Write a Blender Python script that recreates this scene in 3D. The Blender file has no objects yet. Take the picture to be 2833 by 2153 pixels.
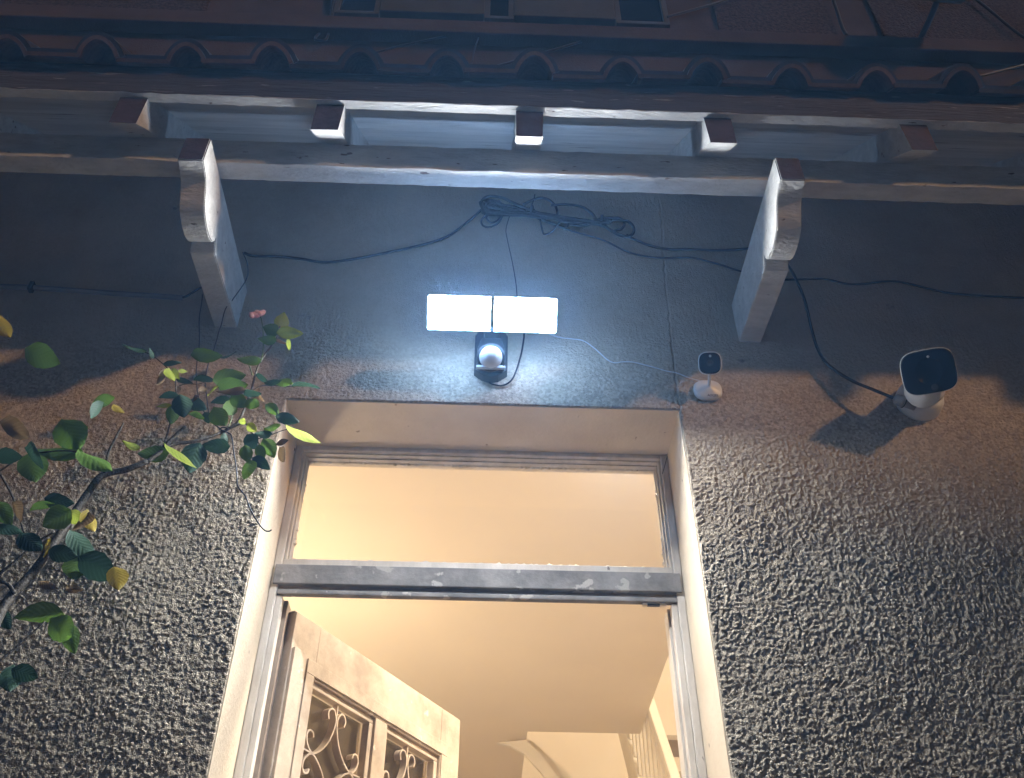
import bpy, bmesh, math, random
import numpy as np
from mathutils import Vector, Matrix

S = bpy.context.scene
C = S.collection
PI = math.pi
rnd = random.Random(7)

# ------------------------------------------------------------------ camera
CAM = np.array([0.0113, -1.8661, 1.55])
PITCH, YAW, ROLL = 0.71329, 0.03238, 0.00649
FPX = 2650.0
_cp, _sp, _cy, _sy = math.cos(PITCH), math.sin(PITCH), math.cos(YAW), math.sin(YAW)
_f = np.array([_sy*_cp, _cy*_cp, _sp]); _r = np.array([_cy, -_sy, 0.0]); _u = np.cross(_r, _f)
R_ = _r*math.cos(ROLL)+_u*math.sin(ROLL); U_ = _u*math.cos(ROLL)-_r*math.sin(ROLL)
cd = bpy.data.cameras.new('camera'); cam = bpy.data.objects.new('camera', cd); C.objects.link(cam)
cd.sensor_fit = 'HORIZONTAL'; cd.sensor_width = 36.0; cd.lens = FPX/2833*36.0
cd.clip_start = 0.02; cd.clip_end = 3000
cam.matrix_world = Matrix(((R_[0], U_[0], -_f[0], CAM[0]), (R_[1], U_[1], -_f[1], CAM[1]), (R_[2], U_[2], -_f[2], CAM[2]), (0, 0, 0, 1)))
S.camera = cam

# ------------------------------------------------------------------ night sky, street light as the one sun lamp, exposure
W = bpy.data.worlds.new('World'); S.world = W; W.use_nodes = True
wn = W.node_tree; wb = wn.nodes['Background']
sky = wn.nodes.new('ShaderNodeTexSky'); sky.sky_type = 'NISHITA'; sky.sun_disc = False
sky.sun_elevation = math.radians(-4.0); sky.sun_rotation = math.radians(120); sky.air_density = 1.5
wn.links.new(sky.outputs[0], wb.inputs[0]); wb.inputs[1].default_value = 0.05
sl = bpy.data.lights.new('street_light', 'SUN'); so = bpy.data.objects.new('street_light', sl); C.objects.link(so)
sl.energy = 1.85; sl.angle = math.radians(3.2); sl.color = (1.0, 0.60, 0.30)
SUN = Vector((-1.13, 1.0, -0.64)).normalized()
so.rotation_euler = SUN.to_track_quat('-Z', 'Y').to_euler(); so.location = (4, -4, 5)
S.view_settings.view_transform = 'Standard'; S.view_settings.look = 'None'
S.view_settings.exposure = 0.0; S.view_settings.gamma = 1.0; S.view_settings.use_curve_mapping = False
S.render.engine = 'CYCLES'
S.cycles.use_denoising = True; S.cycles.use_adaptive_sampling = True; S.cycles.adaptive_threshold = 0.03
S.cycles.max_bounces = 7; S.cycles.diffuse_bounces = 5; S.cycles.glossy_bounces = 2; S.cycles.volume_bounces = 0; S.cycles.caustics_reflective = False; S.cycles.caustics_refractive = False
S.cycles.sample_clamp_indirect = 6.0

LAMP_L = 1150.0      # flood panels
HALL_L = 1050.0
FILL_L = 285.0       # unseen wall globe added to lift the hall ceiling
STAIR_L = 560.0

# ------------------------------------------------------------------ pixel -> direction helpers (source photo 2833 x 2153)
def ray(u, v):
    d = _f*FPX + R_*(u-1416.5) - U_*(v-1076.5)
    return d/np.linalg.norm(d)
def onY(u, v, Y):
    d = ray(u, v); p = CAM + d*((Y-CAM[1])/d[1]); return Vector(p)
def onZ(u, v, Z):
    d = ray(u, v); p = CAM + d*((Z-CAM[2])/d[2]); return Vector(p)

# ------------------------------------------------------------------ materials
def mat(name, base, rough=0.8, var=0.0, vscale=8.0, col2=None, bump=0.0, bscale=60.0, stretch=(1, 1, 1), metal=0.0, spots=None, spec=0.5, coat=0.0):
    m = bpy.data.materials.new(name); m.use_nodes = True
    n = m.node_tree.nodes; l = m.node_tree.links; b = n['Principled BSDF']
    b.inputs['Roughness'].default_value = rough; b.inputs['Metallic'].default_value = metal
    b.inputs['Specular IOR Level'].default_value = spec
    b.inputs['Coat Weight'].default_value = coat
    b.inputs['Base Color'].default_value = (*base, 1)
    tc = n.new('ShaderNodeTexCoord'); mp = n.new('ShaderNodeMapping'); mp.inputs['Scale'].default_value = stretch
    l.new(tc.outputs['Object'], mp.inputs[0])
    cur = None
    if var or col2:
        t = n.new('ShaderNodeTexNoise'); t.inputs['Scale'].default_value = vscale; t.inputs['Detail'].default_value = 8; t.inputs['Roughness'].default_value = 0.65
        l.new(mp.outputs[0], t.inputs[0])
        r = n.new('ShaderNodeValToRGB'); l.new(t.outputs[0], r.inputs[0])
        c2 = col2 if col2 else tuple(x*(1-var) for x in base)
        r.color_ramp.elements[0].position = 0.36; r.color_ramp.elements[1].position = 0.62
        r.color_ramp.elements[0].color = (*c2, 1); r.color_ramp.elements[1].color = (*base, 1)
        cur = r.outputs[0]
    if spots:
        sc, thr, scol = spots
        t2 = n.new('ShaderNodeTexNoise'); t2.inputs['Scale'].default_value = sc; t2.inputs['Detail'].default_value = 5
        l.new(mp.outputs[0], t2.inputs[0])
        r2 = n.new('ShaderNodeValToRGB'); l.new(t2.outputs[0], r2.inputs[0])
        r2.color_ramp.elements[0].position = thr; r2.color_ramp.elements[1].position = thr+0.03
        r2.color_ramp.elements[0].color = (0, 0, 0, 1); r2.color_ramp.elements[1].color = (1, 1, 1, 1)
        mx = n.new('ShaderNodeMixRGB'); l.new(r2.outputs[0], mx.inputs[0])
        if cur: l.new(cur, mx.inputs[1])
        else: mx.inputs[1].default_value = (*base, 1)
        mx.inputs[2].default_value = (*scol, 1); cur = mx.outputs[0]
    if cur: l.new(cur, b.inputs['Base Color'])
    if bump:
        t3 = n.new('ShaderNodeTexNoise'); t3.inputs['Scale'].default_value = bscale; t3.inputs['Detail'].default_value = 6
        l.new(mp.outputs[0], t3.inputs[0])
        bp = n.new('ShaderNodeBump'); bp.inputs['Strength'].default_value = bump; bp.inputs['Distance'].default_value = 0.01
        l.new(t3.outputs[0], bp.inputs['Height']); l.new(bp.outputs[0], b.inputs['Normal'])
    return m
def emit(name, col, s):
    m = bpy.data.materials.new(name); m.use_nodes = True; n = m.node_tree.nodes; l = m.node_tree.links
    n.remove(n['Principled BSDF']); e = n.new('ShaderNodeEmission'); e.inputs[0].default_value = (*col, 1); e.inputs[1].default_value = s
    l.new(e.outputs[0], n['Material Output'].inputs[0]); return m
def glass(name, refl=1.0, tint=(1, 1, 1)):
    m = bpy.data.materials.new(name); m.use_nodes = True; n = m.node_tree.nodes; l = m.node_tree.links
    n.remove(n['Principled BSDF'])
    t = n.new('ShaderNodeBsdfTransparent'); t.inputs[0].default_value = (*tint, 1)
    g = n.new('ShaderNodeBsdfGlossy'); g.inputs['Roughness'].default_value = 0.02
    fr = n.new('ShaderNodeFresnel'); fr.inputs[0].default_value = 1.45
    mu = n.new('ShaderNodeMath'); mu.operation = 'MULTIPLY'; mu.inputs[1].default_value = refl
    l.new(fr.outputs[0], mu.inputs[0]); mx = n.new('ShaderNodeMixShader')
    l.new(mu.outputs[0], mx.inputs[0]); l.new(t.outputs[0], mx.inputs[1]); l.new(g.outputs[0], mx.inputs[2])
    l.new(mx.outputs[0], n['Material Output'].inputs[0]); return m

M = {}
M['stucco'] = mat('stucco', (0.52, 0.445, 0.345), 1.0, vscale=2.6, col2=(0.42, 0.345, 0.255), bump=0.5, bscale=330, spec=0.0, spots=(9, 0.70, (0.30, 0.27, 0.23)))
def grainy(m, scale, lo):
    n = m.node_tree.nodes; l = m.node_tree.links; b = n['Principled BSDF']; src = b.inputs['Base Color'].links[0].from_socket
    tc = n.new('ShaderNodeTexCoord'); t = n.new('ShaderNodeTexVoronoi'); t.inputs['Scale'].default_value = scale; l.new(tc.outputs['Object'], t.inputs['Vector'])
    bw = n.new('ShaderNodeRGBToBW'); l.new(t.outputs['Color'], bw.inputs[0])
    mr = n.new('ShaderNodeMapRange'); mr.inputs[1].default_value = 0.2; mr.inputs[2].default_value = 0.8; mr.inputs[3].default_value = lo; mr.inputs[4].default_value = 1.12; l.new(bw.outputs[0], mr.inputs[0])
    mx = n.new('ShaderNodeMixRGB'); mx.blend_type = 'MULTIPLY'; mx.inputs[0].default_value = 1.0; l.new(src, mx.inputs[1]); l.new(mr.outputs[0], mx.inputs[2]); l.new(mx.outputs[0], b.inputs['Base Color'])
    sp = n.new('ShaderNodeSeparateXYZ'); l.new(tc.outputs['Object'], sp.inputs[0]); hz_ = n.new('ShaderNodeMapRange'); hz_.inputs[1].default_value = 3.1; hz_.inputs[2].default_value = 3.35; hz_.inputs[3].default_value = 1.0; hz_.inputs[4].default_value = 0.12
    l.new(sp.outputs[2], hz_.inputs[0]); l.new(hz_.outputs[0], mx.inputs[0])
def individual(m, lo, hi):
    n = m.node_tree.nodes; l = m.node_tree.links; b = n['Principled BSDF']; src = b.inputs['Base Color'].links[0].from_socket
    oi = n.new('ShaderNodeObjectInfo'); mr = n.new('ShaderNodeMapRange'); mr.inputs[3].default_value = lo; mr.inputs[4].default_value = hi; l.new(oi.outputs['Random'], mr.inputs[0])
    mx = n.new('ShaderNodeMixRGB'); mx.blend_type = 'MULTIPLY'; mx.inputs[0].default_value = 1.0; l.new(src, mx.inputs[1]); l.new(mr.outputs[0], mx.inputs[2]); l.new(mx.outputs[0], b.inputs['Base Color'])
grainy(M['stucco'], 150, 0.70)
M['wall_far'] = mat('wall_far', (0.40, 0.365, 0.31), 0.95, var=0.3, vscale=60, bump=0.9, bscale=160, spec=0.2)
M['reveal'] = mat('reveal', (0.64, 0.545, 0.41), 0.85, vscale=5, col2=(0.56, 0.465, 0.34), bump=0.15, bscale=90, spots=(38, 0.70, (0.30, 0.23, 0.16)))
M['frame'] = mat('frame', (0.72, 0.66, 0.58), 0.7, vscale=9, col2=(0.56, 0.505, 0.43), bump=0.12, bscale=70, stretch=(2, 2, 0.7), spots=(34, 0.71, (0.24, 0.20, 0.17)), spec=0.25)
M['bar'] = mat('bar', (0.28, 0.265, 0.25), 0.85, vscale=10, col2=(0.15, 0.145, 0.14), bump=0.25, bscale=60, spots=(24, 0.61, (0.40, 0.375, 0.345)), spec=0.15)
M['doorpaint'] = mat('doorpaint', (0.60, 0.50, 0.395), 0.75, vscale=7, col2=(0.37, 0.30, 0.23), bump=0.06, bscale=90, spots=(26, 0.67, (0.66, 0.58, 0.48)), spec=0.2)
M['doordark'] = mat('doordark', (0.30, 0.24, 0.19), 0.7, var=0.3, vscale=20)
M['white'] = mat('white', (0.56, 0.55, 0.52), 0.92, vscale=18, col2=(0.45, 0.44, 0.415), bump=0.6, bscale=80, stretch=(0.7, 2, 2), spots=(30, 0.69, (0.16, 0.13, 0.12)), spec=0.15)
M['whitegrain'] = mat('whitegrain', (0.60, 0.59, 0.56), 0.9, spec=0.15, vscale=7, col2=(0.46, 0.45, 0.43), bump=0.2, bscale=30, stretch=(0.35, 3, 3), spots=(16, 0.66, (0.30, 0.29, 0.28)))
M['endgrain'] = mat('endgrain', (0.060, 0.033, 0.026), 0.8, var=0.4, vscale=20, bump=0.3, bscale=60)
M['fascia'] = mat('fascia', (0.060, 0.055, 0.055), 0.8, vscale=5, col2=(0.035, 0.032, 0.033), bump=0.8, bscale=22, stretch=(0.5, 6, 6), spots=(16, 0.66, (0.20, 0.19, 0.18)))
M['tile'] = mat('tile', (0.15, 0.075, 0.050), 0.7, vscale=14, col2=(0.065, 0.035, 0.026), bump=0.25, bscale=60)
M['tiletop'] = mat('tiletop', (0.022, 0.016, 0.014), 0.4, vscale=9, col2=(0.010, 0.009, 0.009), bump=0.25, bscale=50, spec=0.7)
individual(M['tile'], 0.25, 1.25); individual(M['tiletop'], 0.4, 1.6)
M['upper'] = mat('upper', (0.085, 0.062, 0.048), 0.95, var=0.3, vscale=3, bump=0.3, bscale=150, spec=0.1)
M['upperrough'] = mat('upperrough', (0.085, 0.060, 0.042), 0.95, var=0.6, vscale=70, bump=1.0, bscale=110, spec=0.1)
M['shutter'] = mat('shutter', (0.055, 0.06, 0.065), 0.7, var=0.25, vscale=6, bump=0.1)
M['darkpane'] = mat('darkpane', (0.006, 0.008, 0.014), 0.08, spec=0.6)
M['black'] = mat('black', (0.015, 0.016, 0.02), 0.45)
M['cable'] = mat('cable', (0.012, 0.013, 0.016), 0.5)
M['wire'] = mat('wire', (0.02, 0.022, 0.028), 0.45)
M['thinwhite'] = mat('thinwhite', (0.62, 0.62, 0.62), 0.5)
M['pvc'] = mat('pvc', (0.20, 0.20, 0.21), 0.5, var=0.2)
M['housing'] = mat('housing', (0.018, 0.02, 0.024), 0.4)
M['pir'] = mat('pir', (0.58, 0.60, 0.62), 0.35, bump=0.12, bscale=500)
M['lens'] = emit('lens', (0.95, 0.975, 1.0), LAMP_L)
M['spill_glow'] = emit('spill_glow', (0.34, 0.58, 1.0), 260.0)
M['camwhite'] = mat('camwhite', (0.72, 0.72, 0.71), 0.38, var=0.06, vscale=20)
M['camgrey'] = mat('camgrey', (0.30, 0.31, 0.32), 0.45)
M['camglass'] = mat('camglass', (0.004, 0.007, 0.018), 0.2, spec=0.1)
M['caminner'] = mat('caminner', (0.03, 0.035, 0.045), 0.25)
M['ink'] = mat('ink', (0.06, 0.06, 0.07), 0.6)
M['hall'] = mat('hall', (0.80, 0.71, 0.57), 0.9, var=0.05, vscale=1.5)
M['hallwhite'] = mat('hallwhite', (0.80, 0.74, 0.62), 0.6, var=0.06, vscale=10)
M['hallfloor'] = mat('hallfloor', (0.55, 0.46, 0.34), 0.5, var=0.3, vscale=6)
M['halllamp'] = emit('halllamp', (1.0, 0.86, 0.68), HALL_L)
M['fill_globe'] = emit('fill_globe', (1.0, 0.82, 0.60), FILL_L)
M['stairlamp'] = emit('stairlamp', (1.0, 0.85, 0.64), STAIR_L)
M['pane'] = glass('pane', 0.55)
M['doorpane'] = glass('doorpane', 0.8, (0.82, 0.80, 0.74))
M['pave'] = mat('pave', (0.56, 0.42, 0.29), 0.9, var=0.3, vscale=3, bump=0.3, bscale=60)
M['ground'] = mat('ground', (0.10, 0.095, 0.085), 0.95, var=0.4, vscale=1.5)
M['steel'] = mat('steel', (0.35, 0.34, 0.33), 0.4, metal=0.8)

# ------------------------------------------------------------------ mesh helpers
def mesh_obj(name, verts, faces, m, parent=None, smooth=False, mats=None, fmats=None):
    me = bpy.data.meshes.new(name); me.from_pydata([tuple(v) for v in verts], [], faces); me.update()
    for mm in (mats or [m]): me.materials.append(M[mm] if isinstance(mm, str) else mm)
    if fmats: me.polygons.foreach_set('material_index', fmats)
    if smooth: me.polygons.foreach_set('use_smooth', [True]*len(me.polygons))
    o = bpy.data.objects.new(name, me); C.objects.link(o)
    if parent: o.parent = parent
    return o
def bm_obj(name, bm, m, parent=None, smooth=False):
    me = bpy.data.meshes.new(name); bmesh.ops.recalc_face_normals(bm, faces=bm.faces); bm.to_mesh(me); bm.free()
    me.materials.append(M[m] if isinstance(m, str) else m)
    if smooth: me.polygons.foreach_set('use_smooth', [True]*len(me.polygons))
    o = bpy.data.objects.new(name, me); C.objects.link(o)
    if parent: o.parent = parent
    return o
def box(name, lo, hi, m, parent=None, bev=0.0, mtx=None):
    bm = bmesh.new(); bmesh.ops.create_cube(bm, size=1)
    lo = Vector(lo); hi = Vector(hi); c = (lo+hi)/2; d = hi-lo
    for v in bm.verts: v.co = Vector((c.x+v.co.x*d.x, c.y+v.co.y*d.y, c.z+v.co.z*d.z))
    if bev: bmesh.ops.bevel(bm, geom=bm.edges[:], offset=bev, segments=2, affect='EDGES', profile=0.6)
    if mtx is not None: bm.transform(mtx)
    return bm_obj(name, bm, m, parent)
def prism(name, poly, axis, a, b, m, parent=None, bev=0.0, jit=0.0):
    """poly: 2-D outline in the plane normal to axis; axis 'x' -> (y,z), 'y' -> (x,z), 'z' -> (x,y)"""
    bm = bmesh.new()
    def P(p, t):
        return {'x': (t, p[0], p[1]), 'y': (p[0], t, p[1]), 'z': (p[0], p[1], t)}[axis]
    v0 = [bm.verts.new(P(p, a)) for p in poly]; v1 = [bm.verts.new(P(p, b)) for p in poly]
    n = len(poly); bm.faces.new(v0); bm.faces.new(v1[::-1])
    for i in range(n): bm.faces.new((v0[i], v0[(i+1) % n], v1[(i+1) % n], v1[i]))
    bmesh.ops.recalc_face_normals(bm, faces=bm.faces)
    if bev:
        es = [e for e in bm.edges if len(e.link_faces) == 2 and e.calc_face_angle() > 0.6]
        bmesh.ops.bevel(bm, geom=es, offset=bev, segments=2, affect='EDGES', profile=0.6)
    return bm_obj(name, bm, m, parent)
def spline(pts, n=8):
    """Catmull-Rom through pts"""
    P = [Vector(p) for p in pts]
    if len(P) < 3: return P
    P = [P[0]*2-P[1]] + P + [P[-1]*2-P[-2]]
    out = []
    for i in range(1, len(P)-2):
        for k in range(n):
            t = k/n; a, b, c, d = P[i-1], P[i], P[i+1], P[i+2]
            out.append(0.5*((2*b)+(c-a)*t+(2*a-5*b+4*c-d)*t*t+(3*b-a-3*c+d)*t**3))
    out.append(P[-2]); return out
def tube_data(path, r, seg=8, r2=None):
    path = [Vector(p) for p in path]; n = len(path); verts = []; faces = []
    t0 = (path[1]-path[0]).normalized(); nrm = t0.orthogonal().normalized()
    for i, p in enumerate(path):
        t = (path[min(i+1, n-1)]-path[max(i-1, 0)]).normalized()
        nrm = (nrm-t*nrm.dot(t)).normalized(); bn = t.cross(nrm)
        rr = r if r2 is None else r+(r2-r)*i/(n-1)
        if callable(r): rr = r(i/(n-1))
        for k in range(seg):
            a = 2*PI*k/seg; verts.append(p+(nrm*math.cos(a)+bn*math.sin(a))*rr)
    for i in range(n-1):
        for k in range(seg):
            k2 = (k+1) % seg; faces.append((i*seg+k, i*seg+k2, (i+1)*seg+k2, (i+1)*seg+k))
    faces.append(tuple(range(seg))[::-1]); faces.append(tuple(range((n-1)*seg, n*seg)))
    return verts, faces
def tube(name, pts, r, m, parent=None, n=8, seg=8, r2=None, raw=False):
    v, f = tube_data(pts if raw else spline(pts, n), r, seg, r2)
    return mesh_obj(name, v, f, m, parent, smooth=True)
def lathe(name, prof, m, parent=None, mtx=None, seg=32):
    """prof (r, h) about +Z"""
    v = []; f = []
    for r, h in prof:
        for k in range(seg): v.append((r*math.cos(2*PI*k/seg), r*math.sin(2*PI*k/seg), h))
    for i in range(len(prof)-1):
        for k in range(seg):
            k2 = (k+1) % seg; f.append((i*seg+k, i*seg+k2, (i+1)*seg+k2, (i+1)*seg+k))
    f.append(tuple(range(seg))[::-1]); f.append(tuple(range((len(prof)-1)*seg, len(prof)*seg)))
    if mtx is not None: v = [mtx @ Vector(q) for q in v]
    return mesh_obj(name, v, f, m, parent, smooth=True)
def superloop(w, h, p=3.2, n=40):
    out = []
    for k in range(n):
        a = 2*PI*k/n; c, s = math.cos(a), math.sin(a)
        out.append((w/2*math.copysign(abs(c)**(2/p), c), h/2*math.copysign(abs(s)**(2/p), s)))
    return out
def loft(name, rings, m, parent=None, mtx=None, p=3.2, n=40, smooth=True, cx=None):
    """rings: (w, h, depth) rounded-square sections stacked along +Z, capped"""
    v = []; f = []
    for q in rings:
        w, h, d = q[:3]; ox, oy = (q[3], q[4]) if len(q) > 3 else (0, 0)
        for x, y in superloop(w, h, p, n): v.append((x+ox, y+oy, d))
    for i in range(len(rings)-1):
        for k in range(n):
            k2 = (k+1) % n; f.append((i*n+k, i*n+k2, (i+1)*n+k2, (i+1)*n+k))
    f.append(tuple(range(n))[::-1]); f.append(tuple(range((len(rings)-1)*n, len(rings)*n)))
    if mtx is not None: v = [mtx @ Vector(q) for q in v]
    return mesh_obj(name, v, f, m, parent, smooth=smooth)
def frame_to(loc, zdir, up=(0, 0, 1)):
    z = Vector(zdir).normalized(); x = Vector(up).cross(z).normalized(); y = z.cross(x)
    return Matrix(((x.x, y.x, z.x, loc[0]), (x.y, y.y, z.y, loc[1]), (x.z, y.z, z.z, loc[2]), (0, 0, 0, 1)))
def thing(name, label, cat, loc=(0, 0, 0), group=None):
    o = bpy.data.objects.new(name, None); C.objects.link(o); o.empty_display_size = 0.1
    o['label'] = label; o['category'] = cat
    if group: o['group'] = group
    return o
def tag(o, label, cat, group=None):
    o['label'] = label; o['category'] = cat
    if group: o['group'] = group
    return o
def struct(o): o['kind'] = 'structure'; return o
def part_empty(name, parent):
    o = bpy.data.objects.new(name, None); C.objects.link(o); o.parent = parent; o.empty_display_size = 0.1; return o

# ------------------------------------------------------------------ main dimensions (metres)
HW = 0.5; TOP = 3.1125; RD = 0.19        # half opening, soffit of opening, reveal depth
FLOOR = 0.55
THR = 3.33                                # hall ceiling

# ------------------------------------------------------------------ ground
gv = [(-400, -400, -0.004), (400, -400, -0.004), (400, 400, -0.004), (-400, 400, -0.004)]
struct(mesh_obj('ground', gv, [(0, 1, 2, 3)], 'ground'))
struct(box('path', (-3.2, -3.9, -0.05), (3.2, -0.70, 0.012), 'pave', bev=0.006))
stp = thing('entrance_steps', 'plain concrete entrance steps below the open door', 'steps')
box('step', (-0.8, -0.70, 0.0), (0.8, -0.36, 0.185), 'pave', stp, bev=0.008)
box('step', (-0.7, -0.359, 0.0), (0.7, -0.002, 0.37), 'pave', stp, bev=0.008)

# ------------------------------------------------------------------ house: rough-cast front wall
house = thing('house', 'rendered house front with tiled eave over a lit doorway', 'house')
rs = np.random.RandomState(3)
TAB = rs.rand(3, 256, 256)
def worley(X, Z, cell, o=0):
    gx = X/cell; gz = Z/cell; ix = np.floor(gx).astype(int); iz = np.floor(gz).astype(int)
    d1 = np.full(X.shape, 9.0); rid = np.zeros(X.shape)
    for a in (-1, 0, 1):
        for b in (-1, 0, 1):
            jx = (ix+a+o) & 255; jz = (iz+b+o*3) & 255
            d = (gx-(ix+a+0.1+0.8*TAB[0, jx, jz]))**2+(gz-(iz+b+0.1+0.8*TAB[1, jx, jz]))**2
            k = d < d1; d1 = np.where(k, d, d1); rid = np.where(k, TAB[2, jx, jz], rid)
    return np.sqrt(d1), rid
def vnoise(X, Z, cell, o=0):
    gx = X/cell; gz = Z/cell; ix = np.floor(gx).astype(int); iz = np.floor(gz).astype(int)
    fx = gx-ix; fz = gz-iz; fx = fx*fx*(3-2*fx); fz = fz*fz*(3-2*fz)
    T = lambda a, b: TAB[2, (ix+a+o) & 255, (iz+b+o*5) & 255]
    return (T(0, 0)*(1-fx)+T(1, 0)*fx)*(1-fz)+(T(0, 1)*(1-fx)+T(1, 1)*fx)*fz
CRACK = [onY(u, v, 0) for u, v in ((1826, 560), (1834, 660), (1836, 724), (1842, 790), (1847, 842), (1854, 905), (1859, 955), (1866, 1010), (1872, 1070), (1880, 1118))]
def stucco_wall():
    g = 0.0022
    xs = np.concatenate([np.arange(-2.0, -1.5, 0.008), np.arange(-1.5, 1.75, g), np.arange(1.75, 2.2001, 0.008)])
    zs = np.concatenate([np.arange(1.95, 2.1, 0.006), np.arange(2.1, 3.36, g), np.arange(3.36, 4.12, 0.006)])
    # snap grid lines to the opening
    for t in (-HW, HW): xs[np.argmin(abs(xs-t))] = t
    zs[np.argmin(abs(zs-TOP))] = TOP
    X, Z = np.meshgrid(xs, zs); nx, nz = len(xs), len(zs)
    wx = X+0.0035*(vnoise(X, Z, 0.008, 11)-.5); wz = Z*0.86+0.0035*(vnoise(X, Z, 0.008, 23)-.5)
    d1, r1 = worley(wx, wz, 0.0068, 5); d2, r2 = worley(wx, wz, 0.0043, 40)
    h1 = np.clip(1-(d1/0.80)**1.3, 0, 1)*(0.15+0.85*r1**1.3); h2 = np.clip(1-(d2/0.80)**1.3, 0, 1)*(0.1+0.9*r2)
    n1 = vnoise(X, Z, 0.05, 2); n2 = vnoise(X, Z, 0.22, 7); n3 = vnoise(X, Z, 0.02, 9); n4 = vnoise(X, Z, 0.007, 31)
    rough = (0.80*h1+0.62*h2+0.25*n4)*(0.45+0.55*n1+0.5*n2)
    lim = 3.47+0.16*(n2-.5)+0.05*(n1-.5)
    # the plaster over the doorhead, behind the lamp, is trowelled smoother
    cen = np.exp(-((X-0.03)/0.30)**2)
    lim = lim-0.24*cen
    a = np.clip((lim+0.07-Z)/0.14, 0, 1); amp = 0.0015+0.0020*a
    H = amp*rough + 0.004*(n2-.5)+0.0008*(n3-.5)+0.0007*(n4-.5)
    # settlement crack running up from the corner of the opening
    cz = np.array([p.z for p in CRACK]); cx = np.array([p.x for p in CRACK]); o = np.argsort(cz)
    cxx = np.interp(Z, cz[o], cx[o])+0.006*(vnoise(Z*0+1, Z, 0.02, 3)-.5)
    inz = (Z > cz.min()-.01) & (Z < cz.max()+.01)
    H = np.where(inz & (abs(X-cxx) < 0.0020*(.4+n1)), H*0.3-0.003, H)
    Y = -H
    edge = 0.0045*(n3-.5)
    onL = (abs(abs(X)-HW) < 1e-6) & (Z <= TOP+1e-6); onT = (abs(Z-TOP) < 1e-6) & (abs(X) <= HW+1e-6)
    Y = np.where(onL | onT, 0.014, Y)
    X = np.where(onL, X+np.sign(X)*(0.001+0.0*edge), X)
    co = np.stack([X, Y, Z], -1).reshape(-1, 3)
    idx = np.arange(nx*nz).reshape(nz, nx)
    q = np.stack([idx[:-1, :-1], idx[:-1, 1:], idx[1:, 1:], idx[1:, :-1]], -1)
    cxm = (X[:-1, :-1]+X[1:, 1:])/2; czm = (Z[:-1, :-1]+Z[1:, 1:])/2
    keep = ~((abs(cxm) < HW) & (czm < TOP)); q = q[keep]
    used = np.unique(q); rm = np.full(nx*nz, -1); rm[used] = np.arange(len(used)); q = rm[q]; co = co[used]
    me = bpy.data.meshes.new('front_wall'); me.vertices.add(len(co)); me.vertices.foreach_set('co', co.ravel())
    me.loops.add(q.size); me.loops.foreach_set('vertex_index', q.ravel().astype(np.int32))
    me.polygons.add(len(q)); me.polygons.foreach_set('loop_start', np.arange(0, q.size, 4, dtype=np.int32))
    me.update(calc_edges=True); me.polygons.foreach_set('use_smooth', np.ones(len(q), bool))
    me.materials.append(M['stucco'])
    o = bpy.data.objects.new('front_wall', me); C.objects.link(o); o.parent = house; return o
stucco_wall()
# plain remainder of the wall (below and beside the detailed sheet) and masonry behind it
def wallbox(name, x0, x1, z0, z1, y0=-0.001, y1=0.28, m='wall_far'):
    return box(name, (x0, y0, z0), (x1, y1, z1), m, house)
wallbox('wall_base', -7, -HW-0.012, 0, 1.949); wallbox('wall_base', HW+0.012, 7, 0, 1.949)
wallbox('wall_side', -7, -2.0, 1.95, 4.112); wallbox('wall_side', 2.2, 7, 1.95, 4.112)
wallbox('wall_core', -1.999, -HW-0.012, 1.95, 4.112, 0.016); wallbox('wall_core', HW+0.012, 2.199, 1.95, 4.112, 0.016)
wallbox('wall_core', -HW-0.011, HW+0.011, TOP+0.012, 4.112, 0.016)
# cream painted reveal of the opening
rv = part_empty('door_reveal', house)
box('cheek', (-HW-0.011, 0.004, FLOOR), (-HW+0.0015, RD+0.09, TOP+0.011), 'reveal', rv)
box('cheek', (HW-0.0015, 0.004, FLOOR), (HW+0.011, RD+0.09, TOP+0.011), 'reveal', rv)
box('soffit', (-HW+0.0016, 0.004, TOP-0.0015), (HW-0.0016, RD+0.09, TOP+0.0112), 'reveal', rv)
box('threshold', (-HW, -0.002, 0.0), (HW, 0.279, FLOOR-0.001), 'pave', rv)

# ------------------------------------------------------------------ upper storey above the tiled eave
UW = -0.002
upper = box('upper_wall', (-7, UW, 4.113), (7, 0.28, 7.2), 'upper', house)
box('string_course', (-7, UW-0.055, 4.845), (7, UW-0.001, 4.93), 'upper', house, bev=0.006)
def up_window(x0, x1, z0, z1):
    w = part_empty('window', house)
    box('pane', (x0+0.02, UW-0.012, z0+0.02), (x1-0.02, UW-0.003, z1), 'darkpane', w)
    box('frame', (x0, UW-0.03, z0), (x0+0.02, UW-0.003, z1), 'shutter', w); box('frame', (x1-0.02, UW-0.03, z0), (x1, UW-0.003, z1), 'shutter', w)
    box('frame', (x0+0.0201, UW-0.03, z0), (x1-0.0201, UW-0.003, z0+0.02), 'shutter', w)
up_window(-0.62, -0.445, 5.0, 6.2); up_window(-0.043, 0.068, 5.0, 6.2); up_window(0.461, 0.667, 5.0, 6.2)
for x0, x1 in ((-0.443, -0.045), (0.070, 0.459)):
    box('shutter', (x0, UW-0.035, 5.02), (x1, UW-0.003, 6.2), 'shutter', house, bev=0.004)
for x0, x1 in ((0.86, 1.32), (1.50, 2.35), (-1.9, -1.1)):
    box('rough_panel', (x0, UW-0.014, 4.995), (x1, UW-0.003, 6.6), 'upperrough', house, bev=0.004)

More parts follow.
